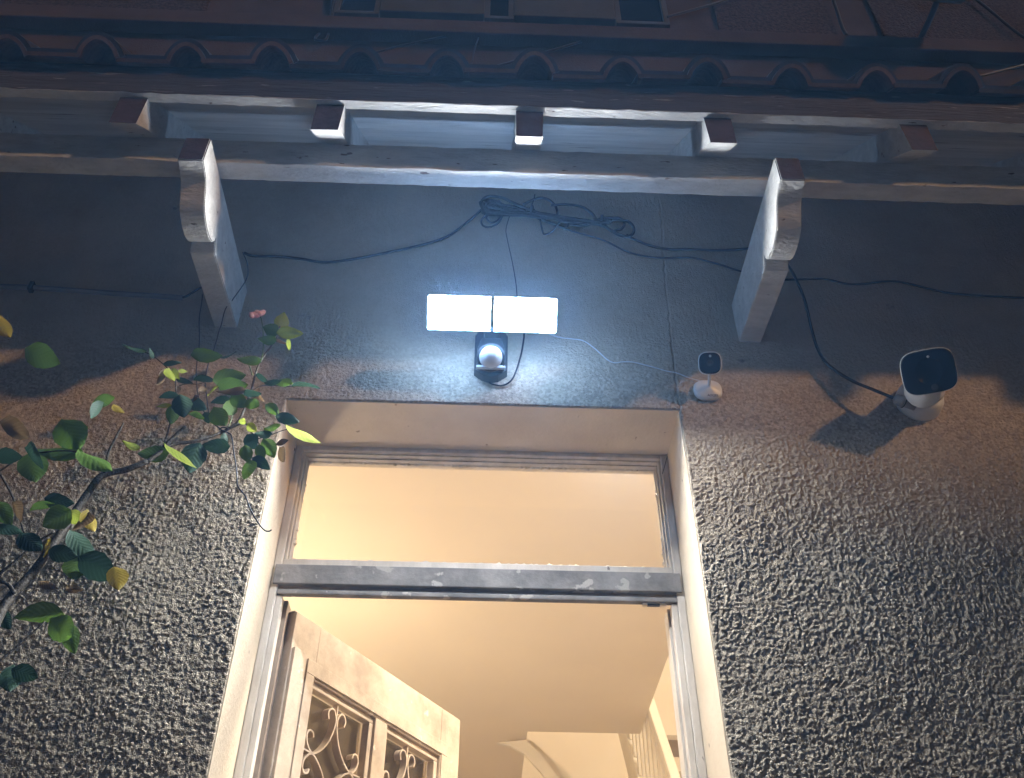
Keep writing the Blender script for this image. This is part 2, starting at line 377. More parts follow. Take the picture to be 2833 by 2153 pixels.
# ------------------------------------------------------------------ pent roof: brackets, purlin, rafters, boards, fascia, tiles
TH = math.radians(43.6); TN = math.tan(TH)
roof = part_empty('roof', house)
PY0, PY1, PZ0, PZ1 = -0.422, -0.371, 3.512, 3.604
def beam(name, lo, hi, front='white', under='white', parent=roof, bev=0.0015, seed=0, wob=0.0022):
    """long timber along X, slightly uneven edges; front face in its own stain"""
    n = int((hi[0]-lo[0])/0.035); rr = random.Random(seed); prof = [(lo[1], lo[2]), (hi[1], lo[2]), (hi[1], hi[2]), (lo[1], hi[2])]
    v = []; f = []; fm = []; c = [rr.uniform(-1, 1)*wob for _ in range(4)]; b = bev
    ring0 = [(lo[1], lo[2]+b), (lo[1]+b, lo[2]), (hi[1]-b, lo[2]), (hi[1], lo[2]+b), (hi[1], hi[2]), (lo[1], hi[2])]
    for i in range(n+1):
        x = lo[0]+(hi[0]-lo[0])*i/n
        for (y, z) in ring0: v.append((x, y+rr.gauss(0, wob*.3), z+rr.gauss(0, wob*.3)))
    k = 6
    for i in range(n):
        for j in range(k):
            j2 = (j+1) % k; f.append((i*k+j, (i+1)*k+j, (i+1)*k+j2, i*k+j2)); fm.append(1 if j in (5,) else 0)
    f.append(tuple(range(k))); f.append(tuple(range(n*k, n*k+k))[::-1]); fm += [0, 0]
    return mesh_obj(name, v, f, None, parent, mats=[under, front], fmats=fm)
beam('purlin', (-7, PY0, PZ0), (7, PY1, PZ1), 'white', 'white', seed=1)
# brackets (corbel beams with a scrolled end)
def bracket(xc, dx=0.0):
    w = 0.030
    pr = [(0.003, 3.500), (-0.370, 3.500), (-0.425, 3.500), (-0.500, 3.500), (-0.500, 3.412)]
    ctrl = [(-0.500, 3.412), (-0.475, 3.4085), (-0.452, 3.398), (-0.436, 3.380), (-0.424, 3.360), (-0.407, 3.343), (-0.382, 3.332), (-0.352, 3.328), (-0.326, 3.333), (-0.308, 3.346), (-0.300, 3.366)]
    sp = spline([(0, a, b) for a, b in ctrl], 4); pr = pr[:-1]+[(p.y, p.z) for p in sp]
    pr += [(-0.284, 3.335), (-0.276, 3.334), (0.003, 3.356)]
    pr = pr[::-1]
    bm = bmesh.new(); n = len(pr); L = [-w, w]
    v0 = [bm.verts.new((xc-w, y, z)) for y, z in pr]; v1 = [bm.verts.new((xc+w, y, z)) for y, z in pr]
    bm.faces.new(v0); bm.faces.new(v1[::-1])
    for i in range(n):
        fc = bm.faces.new((v0[i], v0[(i+1) % n], v1[(i+1) % n], v1[i]))
    bmesh.ops.recalc_face_normals(bm, faces=bm.faces)
    es = [e for e in bm.edges if len(e.link_faces) == 2 and e.calc_face_angle() > 0.7 ]
    bmesh.ops.bevel(bm, geom=es, offset=0.0025, segments=2, affect='EDGES')
    bm.normal_update()
    for fc in bm.faces: fc.material_index = 1 if (fc.normal.y < -0.97 and fc.calc_center_median().y < -0.49) else 0
    o = bm_obj('bracket', bm, 'white', roof); o.data.materials.append(M['endgrain']); return o
bracket(-0.699); bracket(0.719)
def zr(y): return 3.606+(y-PY0)*TN          # underside of rafters
def zs(y): return 3.606+0.112+(y-PY0)*TN     # underside of boards
XR = [-0.8685, -0.393, 0.0925, 0.556, 1.045]
XR = [XR[0]-0.475*2, XR[0]-0.475]+XR+[XR[-1]+0.475, XR[-1]+0.95, XR[-1]+1.425]
YE = -0.537
for i, x in enumerate(XR):
    rr = random.Random(50+i); w = 0.0325
    poly = [(YE, zr(YE)), (-0.003, zr(-0.003)), (-0.003, zs(-0.003)-0.001), (YE, zs(YE)-0.001)]
    bm = bmesh.new()
    N = 14; ring = []
    for k in range(N+1):
        t = k/N; y = YE+(-0.003-YE)*t
        j = lambda s=0.0012: rr.gauss(0, s)
        ring.append([bm.verts.new((x-w+j(), y, zr(y)+j())), bm.verts.new((x+w+j(), y, zr(y)+j())), bm.verts.new((x+w+j(), y, zs(y)-0.001)), bm.verts.new((x-w+j(), y, zs(y)-0.001))])
    bm.faces.new(ring[0]); bm.faces.new(ring[-1][::-1])
    for k in range(N):
        for q in range(4): bm.faces.new((ring[k][q], ring[k][(q+1) % 4], ring[k+1][(q+1) % 4], ring[k+1][q]))
    bmesh.ops.recalc_face_normals(bm, faces=bm.faces)
    for fc in bm.faces: fc.material_index = 1 if fc.normal.y < -0.95 else 0
    o = bm_obj('rafter', bm, 'white', roof); o.data.materials.append(M['endgrain'])
# soffit boards along X on top of the rafters
bw = 0.092; yb = YE+0.012; k = 0
while yb < -0.02:
    y2 = min(yb+bw*math.cos(TH), -0.002); g_ = 0.0007
    prism('soffit_board', [(yb+g_, zs(yb+g_)), (y2, zs(y2)), (y2-0.013, zs(y2)+0.0146), (yb+g_-0.013, zs(yb+g_)+0.0146)], 'x', -7, 7, 'whitegrain', roof)
    yb = y2; k += 1
beam('fascia_board', (-7, -0.551, 3.602), (7, -0.5255, 3.722), 'fascia', 'white', seed=9, wob=0.003)
# tiles: flat pan with a roll at the right edge; laid in two courses
def tile_profile():
    p = [(-0.108, 0.0), (-0.03, 0.0)]
    p = [(-0.1085, 0.000)]+[(-0.1085+0.142*t, 0.0) for t in (0.3, 0.6, 0.9)]
    x0, x1 = 0.022, 0.108
    for kk in range(13):
        t = kk/12; a = PI*t
        p.append((x0+(x1-x0)*t, 0.001+0.044*math.sin(a)**0.7))
    return p
def make_tile_mesh(L=0.36):
    """fired body with an orange arris below and a darker weathered upper lip set back a little"""
    p = tile_profile(); N = len(p)
    dirv = Vector((0, math.cos(TH), math.sin(TH))); nrm = Vector((0, -math.sin(TH), math.cos(TH)))
    v = []; f = []; fm = []
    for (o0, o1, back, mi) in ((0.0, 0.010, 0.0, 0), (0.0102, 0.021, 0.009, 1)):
        base = len(v)
        for sI in (0, 1):
            for off_ in (o0, o1):
                for i, (x, h) in enumerate(p):
                    a = p[max(i-1, 0)]; b = p[min(i+1, N-1)]; d = Vector((b[0]-a[0], b[1]-a[1])); d.normalize(); off = Vector((-d.y, d.x))*off_
                    v.append(Vector((x+off.x, 0, 0))+nrm*(h+off.y)+dirv*(L*sI+back*(1-sI)))
        I = lambda sI, lay, i: base+(sI*2+lay)*N+i
        for i in range(N-1):
            f += [(I(0, 0, i), I(0, 0, i+1), I(0, 1, i+1), I(0, 1, i)), (I(1, 0, i), I(1, 1, i), I(1, 1, i+1), I(1, 0, i+1)), (I(0, 1, i), I(0, 1, i+1), I(1, 1, i+1), I(1, 1, i)), (I(0, 0, i), I(1, 0, i), I(1, 0, i+1), I(0, 0, i+1))]
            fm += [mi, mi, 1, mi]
        for e in (0, N-1): f.append((I(0, 0, e), I(0, 1, e), I(1, 1, e), I(1, 0, e))); fm.append(mi)
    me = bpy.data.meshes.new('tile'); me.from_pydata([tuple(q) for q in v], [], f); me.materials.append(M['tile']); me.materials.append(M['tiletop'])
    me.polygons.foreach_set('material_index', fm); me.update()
    bm = bmesh.new(); bm.from_mesh(me); bmesh.ops.recalc_face_normals(bm, faces=bm.faces); bm.to_mesh(me); bm.free()
    return me
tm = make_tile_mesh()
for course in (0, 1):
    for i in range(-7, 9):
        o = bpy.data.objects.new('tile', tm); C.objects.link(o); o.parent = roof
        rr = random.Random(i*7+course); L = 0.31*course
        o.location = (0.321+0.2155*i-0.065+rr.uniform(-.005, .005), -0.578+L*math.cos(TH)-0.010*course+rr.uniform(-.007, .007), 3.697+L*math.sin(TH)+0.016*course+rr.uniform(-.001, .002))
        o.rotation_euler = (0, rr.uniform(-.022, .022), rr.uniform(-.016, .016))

# ------------------------------------------------------------------ door frame, transom light
df = part_empty('door_frame', house)
FY = RD                                   # front of the frame
for sx in (-1, 1):
    a_, b_ = sorted((sx*(HW-0.002), sx*(HW-0.021))); box('jamb', (a_, FY, FLOOR), (b_, FY+0.075, TOP-0.002), 'frame', df, bev=0.003)
    a_, b_ = sorted((sx*(HW-0.0212), sx*(HW-0.036))); box('jamb_bead', (a_, FY+0.004, FLOOR), (b_, FY+0.06, 2.6655), 'frame', df, bev=0.002)
    a_, b_ = sorted((sx*(HW-0.0212), sx*(HW-0.0275))); box('bead', (a_, FY+0.010, 2.7685), (b_, FY+0.06, TOP-0.0165), 'frame', df, bev=0.0015)
    a_, b_ = sorted((sx*(HW-0.0277), sx*(HW-0.0320))); box('bead', (a_, FY+0.024, 2.7685), (b_, FY+0.06, TOP-0.0215), 'frame', df, bev=0.001)
box('head', (-HW+0.0212, FY+0.0005, TOP-0.016), (HW-0.0212, FY+0.075, TOP-0.002), 'frame', df, bev=0.003)
box('bead', (-HW+0.0277, FY+0.0105, TOP-0.0212), (HW-0.0277, FY+0.06, TOP-0.0162), 'frame', df, bev=0.0012)
box('bead', (-HW+0.0322, FY+0.0245, TOP-0.0258), (HW-0.0322, FY+0.06, TOP-0.0214), 'frame', df, bev=0.001)
ZB0, ZB1 = 2.693, 2.745
box('transom_bar', (-HW+0.008, FY-0.006, ZB0), (HW-0.008, FY+0.022, ZB1), 'bar', df, bev=0.0025)
box('sill_rail', (-HW+0.0214, FY+0.008, ZB1+0.0004), (HW-0.0214, FY+0.06, 2.768), 'frame', df, bev=0.002)
box('drip_groove', (-HW+0.012, FY+0.008, ZB0-0.012), (HW-0.012, FY+0.022, ZB0-0.0004), 'doordark', df)
box('transom_lip', (-HW+0.0214, FY-0.001, 2.668), (HW-0.0214, FY+0.017, ZB0-0.0125), 'bar', df, bev=0.0025)
# ragged putty line along the glass
GX = 0.4655; GZ0, GZ1 = 2.786, 3.085
def putty(p0, p1, inward, n=70, seed=1):
    rr = random.Random(seed); v = []; f = []
    p0 = Vector(p0); p1 = Vector(p1); inw = Vector(inward)
    for i in range(n+1):
        p = p0.lerp(p1, i/n); w = 0.0025+abs(rr.gauss(0, 0.0012))
        if rr.random() < .06: w += 0.003
        v += [p-inw*0.005+Vector((0, 0.030, 0)), p+inw*w+Vector((0, 0.0405, 0)), p+inw*w+Vector((0, 0.046, 0)), p-inw*0.006+Vector((0, 0.047, 0))]
    for i in range(n):
        a = i*4
        f += [(a, a+1, a+5, a+4), (a+1, a+2, a+6, a+5), (a+2, a+3, a+7, a+6)]
    return mesh_obj('putty', v, f, 'frame', df)
putty((-GX-.003, FY, GZ0), (-GX-.003, FY, GZ1), (1, 0, 0), 60, 1); putty((GX+.003, FY, GZ1), (GX+.003, FY, GZ0), (-1, 0, 0), 60, 2)
putty((-GX, FY, GZ1+.003), (GX, FY, GZ1+.003), (0, 0, -1), 150, 3); putty((GX, FY, GZ0-.003), (-GX, FY, GZ0-.003), (0, 0, 1), 150, 4)
box('transom_pane', (-GX-0.002, FY+0.0415, GZ0-0.016), (GX+0.002, FY+0.0445, GZ1+0.002), 'pane', df)
# door stop strips behind the jambs, strike at the top right
box('door_stop', (-HW+0.0363, FY+0.03, FLOOR), (-HW+0.046, FY+0.0748, 2.6655), 'doordark', df)
box('door_stop', (HW-0.042, FY+0.03, FLOOR), (HW-0.0363, FY+0.0748, 2.6655), 'frame', df)
box('latch_keep', (0.395, FY+0.004, 2.661), (0.452, FY+0.014, 2.6678), 'frame', df, bev=0.001)
box('latch_slot', (0.406, FY+0.0035, 2.6605), (0.436, FY+0.010, 2.6655), 'black', df)
tube('hook', [onY(803, 1243, FY-0.004), onY(806, 1236, FY-0.012), onY(812, 1236, FY-0.014), onY(815, 1243, FY-0.012), onY(812, 1249, FY-0.010), onY(806, 1247, FY-0.006)], 0.0012, 'wire', df, n=4, seg=6)
tube('nail_wire', [onY(1846, 1264, FY-0.004), onY(1842, 1278, FY-0.016), onY(1836, 1300, FY-0.012), onY(1832, 1312, FY-0.004)], 0.0010, 'wire', df, n=4, seg=6)

# ------------------------------------------------------------------ door leaf, swung inwards
door = part_empty('door', house)
A0 = Vector((-0.433, 0.240, 2.648)); ang = math.radians(59); DW = 0.755; DT = 0.042
e = Vector((math.cos(ang), math.sin(ang), 0)); nn = e.cross(Vector((0, 0, 1)))   # nn: outward face
DM = Matrix(((e.x, -nn.x, 0, A0.x), (e.y, -nn.y, 0, A0.y), (0, 0, 1, A0.z), (0, 0, 0, 1)))  # local (u, depth, v)
DH = A0.z-FLOOR-0.012
def dbox(name, u0, u1, v0, v1, d0, d1, m='doorpaint', bev=0.002, parent=door): return box(name, (u0, d0, v0), (u1, d1, v1), m, parent, bev, DM)
L1, L2 = (0.094, 0.352), (0.404, 0.657); PT = -0.134; PB = -1.06
dbox('stile', 0, L1[0], -DH, 0, 0, DT); dbox('stile', L2[1], DW, -DH, 0, 0, DT)
dbox('rail', L1[0]+.0002, L2[1]-.0002, PT, -0.0003, 0.0002, DT-.0002); dbox('rail', L1[0]+.0002, L2[1]-.0002, -DH, PB, 0.0002, DT-.0002)
dbox('mullion', L1[1], L2[0], PB+.0002, PT-.0002, 0.0004, DT-.0004)
dbox('hinge_strip', 0.004, 0.043, -DH, -0.090, -0.009, -0.0003, bev=0.0012)
# planted raised surround
dbox('raised_field', 0.062, 0.688, -0.128, -0.094, -0.004, -0.0002, bev=0.0015)
dbox('raised_field', 0.062, 0.0915, PB-.03, -0.1285, -0.004, -0.0002, bev=0.0015); dbox('raised_field', 0.660, 0.688, PB-.03, -0.1285, -0.004, -0.0002, bev=0.0015)
dbox('top_strip', -0.001, DW+0.001, 0.0004, 0.005, 0.006, DT-0.004, bev=0.0015)
def flatbar(name, pts, parent, w=0.020, t=0.0042, d0=0.010, n=7, m='doorpaint'):
    P = spline([(a, 0, b) for a, b in pts], n); v = []; f = []
    for i, p in enumerate(P):
        tt = (P[min(i+1, len(P)-1)]-P[max(i-1, 0)]).normalized(); nr = Vector((-tt.z, 0, tt.x))*t/2
        for q in (p+nr, p-nr):
            for dd in (d0, d0+w): v.append(DM @ Vector((q.x, dd, q.z)))
    for i in range(len(P)-1):
        a = i*4; b = a+4
        f += [(a, a+1, b+1, b), (a+2, b+2, b+3, a+3), (a, b, b+2, a+2), (a+1, a+3, b+3, b+1)]
    f += [(0, 2, 3, 1), (len(P)*4-4, len(P)*4-3, len(P)*4-1, len(P)*4-2)]
    return mesh_obj(name, v, f, m, parent, smooth=False)
def hook(cx, cz, r, a0, a1, n=9):
    return [(cx+r*math.cos(math.radians(a0+(a1-a0)*i/n)), cz+r*math.sin(math.radians(a0+(a1-a0)*i/n))) for i in range(n+1)]
for (u0, u1) in (L1, L2):
    uc = (u0+u1)/2-0.012; hw = 0.082
    # sash frame of the grille and its glass
    dbox('grille_frame', u0+.0005, u1-.0005, PT-0.016, PT-.0005, 0.008, 0.030); dbox('grille_frame', u1-0.016, u1-.0005, PB+.0005, PT-.0165, 0.008, 0.030)
    dbox('grille_frame', u0+.0005, u0+0.012, PB+.0165, PT-.0165, 0.008, 0.030); dbox('grille_frame', u0+.0005, u1-.0165, PB+.0005, PB+.016, 0.008, 0.030)
    dbox('pane', u0+0.0125, u1-0.0165, PB+0.0165, PT-0.0165, 0.034, 0.037, m='doorpane', bev=0)
    zt = PT-0.0165; per = 0.208; k = 0; dbox('grille_stem', uc-.002, uc+.002, zt-0.04, zt, 0.012, 0.028, bev=0)
    z0 = zt-0.036
    while z0-per > PB:
        for s in (-1, 1):
            zj = z0-0.104
            # S-scroll: curl beside the stem, sweep out to the side joint, curl back up
            pts = [(uc+s*0.030, z0-0.010), (uc+s*0.034, z0+0.004), (uc+s*0.027, z0+0.016), (uc+s*0.014, z0+0.017), (uc+s*0.005, z0+0.004), (uc+s*0.003, z0-0.012), (uc+s*0.010, z0-0.040), (uc+s*0.026, z0-0.070), (uc+s*0.050, z0-0.094), (uc+s*0.074, zj-0.001), (uc+s*0.094, zj+0.014), (uc+s*0.100, zj+0.034), (uc+s*0.092, zj+0.046), (uc+s*0.080, zj+0.044), (uc+s*0.076, zj+0.034)]
            flatbar('grille_scroll', pts, door)
            flatbar('grille_scroll', [(a, 2*zj-0.004-b) for a, b in pts], door)
            flatbar('grille_tie', [(uc+s*0.072, zj-0.002), (uc+s*0.09, zj-0.002), (uc+s*(hw+0.030), zj-0.001)], door, n=2)
        dbox('grille_stem', uc-.002, uc+.002, z0-per-0.012, z0-per+0.012, 0.012, 0.028, bev=0)
        z0 -= per

# ------------------------------------------------------------------ entrance hall
HX0, HX1, HXR = -1.15, 0.793, 1.72; HY0, HY1, HYB = 0.282, 2.72, 4.0; UPZ = 5.9
struct(box('hall_floor', (HX0, HY0-0.001, FLOOR-0.05), (HXR, HYB, FLOOR), 'hallfloor'))
struct(prism('hall_ceiling', [(HX0, HY0), (HX1, HY0), (HX1, HY1), (0.245, HY1), (0.245, HYB), (HX0, HYB)], 'z', THR, THR+0.16, 'hall'))
struct(box('hall_wall_left', (HX0-0.08, HY0, FLOOR), (HX0-0.001, HYB, THR), 'hall'))
struct(box('hall_wall_right', (HXR+0.001, HY0, FLOOR), (HXR+0.08, HYB, UPZ), 'hall'))
struct(box('hall_wall_back', (HX0, HYB+0.001, FLOOR), (HXR, HYB+0.08, UPZ), 'hall'))
struct(box('hall_wall_front', (HX0, HY0-0.0005, THR+0.161), (HXR, HY0+0.03, UPZ), 'hall'))
struct(box('stairwell_wall', (HX1-0.14, HY0+0.031, THR+0.1605), (HX1-0.06, 1.6, UPZ), 'hall'))
struct(box('stairwell_wall', (0.165, HY1+0.001, THR+0.1605), (0.2445, HYB, UPZ), 'hall'))
struct(box('stairwell_ceiling', (0.16, HY0, UPZ+0.001), (HXR, HYB, UPZ+0.08), 'hall'))
struct(box('hall_lining', (-1.149, HY0-0.0015, FLOOR), (-HW-0.013, HY0+0.012, THR-0.001), 'hall'))
struct(box('hall_lining', (HW+0.013, HY0-0.0015, FLOOR), (1.719, HY0+0.012, THR-0.001), 'hall'))
struct(box('hall_lining', (-HW-0.0125, HY0-0.0015, TOP+0.013), (HW+0.0125, HY0+0.012, THR-0.001), 'hall'))
# unseen house, added to keep the street light off the lower wall
nb = thing('shade_house', 'unseen house added across the lane to shade the lower wall', 'house')
box('wall', (2.2, -8.6, 0.0), (12.0, -4.2, 5.30), 'wall_far', nb)
prism('roof', [(-8.9, 5.31), (-4.0, 5.31), (-4.0, 5.44), (-6.4, 6.9), (-8.9, 5.44)], 'x', 2.0, 12.2, 'tiletop', nb)
box('door', (6.0, -4.19, 0.0), (6.9, -4.15, 2.05), 'doordark', nb)
for xx in (3.4, 8.2, 10.2):
    box('window', (xx, -4.19, 1.0), (xx+1.0, -4.16, 2.2), 'darkpane', nb); box('sill', (xx-0.06, -4.19, 0.93), (xx+1.06, -4.08, 0.985), 'pave', nb)
# staircase rising along the right-hand side
st = thing('staircase', 'cream painted staircase with slim balusters rising inside the lit hall', 'staircase')
RX = 0.816; y0r, z0r = 1.05, 1.64; y1r, z1r = 3.20, 4.272
sl_ = (z1r-z0r)/(y1r-y0r)
zrail = lambda y: z0r+(y-y0r)*sl_
prism('handrail', [(y0r, z0r-0.065), (y1r, z1r-0.065), (y1r, z1r), (y0r, z0r)], 'x', RX-0.021, RX+0.021, 'hallwhite', st, bev=0.006)
prism('string', [(y0r, z0r-0.98), (y1r+0.3, zrail(y1r+0.3)-0.98), (y1r+0.3, zrail(y1r+0.3)-0.72), (y0r, z0r-0.72)], 'x', RX-0.022, RX+0.022, 'hallwhite', st, bev=0.004)
y = y0r+0.08
while y < y1r-0.02:
    v, f = [], []
    zt_ = zrail(y)-0.06; zb_ = zrail(y)-0.73
    box('baluster', (RX-0.014, y-0.014, zb_), (RX+0.014, y+0.014, zt_), 'hallwhite', st, bev=0.004); y += 0.105
y = y0r; i = 0
while y < y1r+0.2:
    zt_ = zrail(y)-0.80
    if zt_ > FLOOR: box('tread', (RX+0.023, y, zt_-0.03), (HXR-0.001, y+0.25, zt_), 'hallfloor', st, bev=0.004)
    y += 0.22; i += 1
box('newel', (RX-0.045, y0r-0.09, FLOOR+0.001), (RX+0.045, y0r-0.001, z0r+0.12), 'hallwhite', st, bev=0.008)
# sloping soffit and string of the upper flight at the back of the hall
uf = thing('upper_flight', 'cream plastered underside of the upper stair flight at the hall back', 'stairs')
def quadslab(name, p, t, m, parent):
    p = [Vector(q) for q in p]; n_ = (p[1]-p[0]).cross(p[2]-p[0]).normalized()*t
    v = p+[q+n_ for q in p]; k = len(p)
    f = [tuple(range(k)), tuple(range(2*k-1, k-1, -1))]+[(i, (i+1) % k, k+(i+1) % k, k+i) for i in range(k)]
    return mesh_obj(name, v, f, m, parent)
a = onY(1455, 2047, 2.76); b = onY(1475, 2052, 2.76); c = onY(1640, 2200, 2.76); d_ = onY(1570, 2200, 2.76)
quadslab('string', [a, b, c, d_], 0.03, 'hallwhite', uf)
arc = [onY(u, v, 2.73) for u, v in ((1375, 2055), (1455, 2047), (1500, 2090), (1560, 2170), (1590, 2230), (1540, 2205), (1500, 2140), (1450, 2085), (1410, 2062))]
quadslab('winder_edge', arc, 0.025, 'hallwhite', uf)
box('flight_soffit', (0.246, 2.80, 2.30), (0.60, 3.9, 2.36), 'hall', uf, mtx=None)

# hall ceiling lamp (low opal disc behind the transom bar line) and a stairwell lamp
hl = thing('hall_lamp', 'flat round opal lamp under the hall ceiling just inside the door', 'lamp')
T_ = Matrix.Translation((0.42, 0.388, THR-0.001)) @ Matrix.Rotation(PI, 4, 'X')
lathe('base_ring', [(0.066, 0.0), (0.078, 0.0), (0.080, 0.004), (0.080, 0.030), (0.078, 0.032), (0.070, 0.032), (0.069, 0.016), (0.066, 0.014)], 'camwhite', hl, T_)
lathe('opal_dome', [(0.067, 0.0165), (0.067, 0.022), (0.058, 0.026), (0.040, 0.029), (0.018, 0.030), (0.004, 0.0302)], 'halllamp', hl, T_)
wl = thing('fill_lamp', 'unseen opal globe added on the left hall wall as ceiling fill', 'lamp')  # added out of view to brighten the hall ceiling from below
lathe('wall_plate', [(0.045, 0.0), (0.047, 0.003), (0.045, 0.010), (0.012, 0.012), (0.012, 0.055)], 'camwhite', wl, frame_to(Vector((HX0, 1.30, 2.40)), (1, 0, 0)))
lathe('opal_globe', [(0.010, -0.0705), (0.034, -0.062), (0.060, -0.037), (0.0705, 0.0), (0.060, 0.037), (0.034, 0.062), (0.004, 0.0705)], 'fill_globe', wl, Matrix.Translation((HX0+0.115, 1.30, 2.40)), seg=20)
hl2 = thing('stairwell_lamp', 'round opal lamp under the stairwell ceiling', 'lamp')
T_ = Matrix.Translation((1.25, 1.9, UPZ-0.001)) @ Matrix.Rotation(PI, 4, 'X')
lathe('base_ring', [(0.12, 0.0), (0.125, 0.005), (0.125, 0.02), (0.115, 0.022)], 'camwhite', hl2, T_)
lathe('opal_dome', [(0.114, 0.0225), (0.11, 0.05), (0.09, 0.08), (0.05, 0.098), (0.004, 0.103)], 'stairlamp', hl2, T_)

# ------------------------------------------------------------------ twin-head flood light with motion sensor
fl = thing('flood_light', 'twin-head white LED flood light with round motion sensor above the door', 'flood light')
LC = onY(1362, 869, -0.165); TILT = math.radians(42)
ln = Vector((0, -math.cos(TILT), -math.sin(TILT)))
for s in (-1, 1):
    hd = part_empty('lamp_head', fl)
    LM = frame_to(LC+Vector((s*0.0818, 0, 0)), ln)
    loft('housing', [(0.120, 0.050, -0.040), (0.140, 0.066, -0.036), (0.1555, 0.0815, -0.012), (0.1570, 0.0830, 0.0015), (0.1570, 0.0830, 0.0064), (0.1540, 0.0800, 0.0064), (0.1535, 0.0795, 0.0022)], 'housing', hd, LM, p=16)
    loft('lens', [(0.1528, 0.0788, 0.0023), (0.1520, 0.0780, 0.0036), (0.150, 0.076, 0.0040)], 'lens', hd, LM, p=16)
    for lo, hi in (((-0.077, 0.0417, -0.003), (0.077, 0.0428, 0.0035)), ((-0.077, -0.0428, -0.003), (0.077, -0.0417, 0.0035)), ((s*0.0792-0.0005, -0.040, -0.003), (s*0.0792+0.0005, 0.040, 0.0035))):
        box('spill_strip', lo, hi, 'spill_glow', hd, 0, LM)  # glowing strips added round the lens to spill blue light on the wall
    tube('arm', [LC+Vector((s*0.030, 0.022, 0.022)), LC+Vector((s*0.022, 0.065, 0.045)), LC+Vector((s*0.008, 0.110, 0.055))], 0.010, 'housing', hd, n=4)
bx = 0.0155
prism('back_plate', [(bx-0.0435, 3.205), (bx-0.020, 3.186), (bx, 3.180), (bx+0.020, 3.186), (bx+0.0435, 3.205), (bx+0.0435, 3.325), (bx+0.030, 3.352), (bx-0.030, 3.352), (bx-0.0435, 3.325)], 'y', -0.030, 0.002, 'housing', fl, bev=0.004)
prism('sensor_body', [(bx-0.036, 3.195), (bx+0.036, 3.195), (bx+0.036, 3.245), (bx+0.026, 3.285), (bx-0.026, 3.285), (bx-0.036, 3.245)], 'y', -0.066, -0.0295, 'housing', fl, bev=0.006)
box('sensor_lip', (bx-0.037, -0.069, 3.176), (bx+0.037, -0.060, 3.184), 'camgrey', fl, bev=0.002)
prism('neck', [(-0.03, 3.29), (-0.10, 3.275), (-0.115, 3.30), (-0.09, 3.325), (-0.03, 3.335)], 'x', bx-0.020, bx+0.020, 'housing', fl, bev=0.005)
PC = onY(1358, 989, -0.076); dirp = Vector((0, -0.80, -0.60))
lathe('sensor_hood', [(0.036, -0.022), (0.037, -0.004), (0.0345, 0.001), (0.031, 0.0015)], 'housing', fl, frame_to(PC, dirp))
lathe('sensor_dome', [(0.0295, 0.0), (0.029, 0.008), (0.0255, 0.017), (0.0185, 0.0245), (0.009, 0.0288), (0.001, 0.030)], 'pir', fl, frame_to(PC, dirp))

# ------------------------------------------------------------------ small white camera on a stalk
sc_ = thing('small_camera', 'small white security camera on a stalk with round base beside the door', 'camera')
SB = onY(1958, 1082, -0.006)
bm_ = Matrix.Translation((SB.x, 0.0, SB.z)) @ Matrix.Rotation(PI/2, 4, 'X')
loft('base', [(0.072, 0.062, 0.002), (0.074, 0.064, 0.009), (0.071, 0.061, 0.014), (0.055, 0.046, 0.0155), (0.040, 0.034, 0.018), (0.026, 0.024, 0.0215), (0.012, 0.012, 0.024)], 'camwhite', sc_, bm_, p=2.5)
SH = onY(1964, 1005, -0.085)
tube('stalk', [Vector((SB.x+0.002, -0.018, SB.z+0.002)), SH*0.5+Vector((SB.x, -0.018, SB.z))*0.5+Vector((0, 0, -0.004)), SH+Vector((0, 0.020, -0.012))], 0.0042, 'camwhite', sc_, n=6)
hm = frame_to(SH, (-0.17, -0.76, -0.60)) @ Matrix.Rotation(math.radians(-5), 4, 'Z')
loft('shell', [(0.030, 0.030, -0.026), (0.048, 0.048, -0.022), (0.0575, 0.0575, -0.010), (0.059, 0.059, 0.0), (0.0575, 0.0575, 0.0015)], 'camwhite', sc_, hm, p=3.0)
loft('front_glass', [(0.0545, 0.0545, 0.0017), (0.0535, 0.0535, 0.003), (0.047, 0.047, 0.0036)], 'camglass', sc_, hm, p=3.0)
lathe('lens_ring', [(0.0088, 0.0037), (0.0088, 0.0046), (0.0066, 0.0046), (0.0062, 0.0040)], 'caminner', sc_, hm)
lathe('status_lamp', [(0.0034, 0.0037), (0.003, 0.0048), (0.001, 0.0051)], 'camgrey', sc_, hm @ Matrix.Translation((0.001, 0.018, 0)))
def text(name, body, size, mtx, parent, m='ink'):
    cu = bpy.data.curves.new(name, 'FONT'); cu.body = body; cu.size = size; cu.align_x = 'CENTER'; cu.align_y = 'CENTER'; cu.extrude = 0.0003
    t = bpy.data.objects.new(name, cu); C.objects.link(t)
    dg = bpy.context.evaluated_depsgraph_get(); me = bpy.data.meshes.new_from_object(t.evaluated_get(dg))
    bpy.data.objects.remove(t); me.transform(mtx); me.materials.clear(); me.materials.append(M[m])
    o = bpy.data.objects.new(name, me); C.objects.link(o); o.parent = parent; return o
text('lettering', 'AOQEE', 0.0085, frame_to(Vector((SB.x+0.008, -0.0166, SB.z-0.0235)), (0, -0.93, -0.36)), sc_)

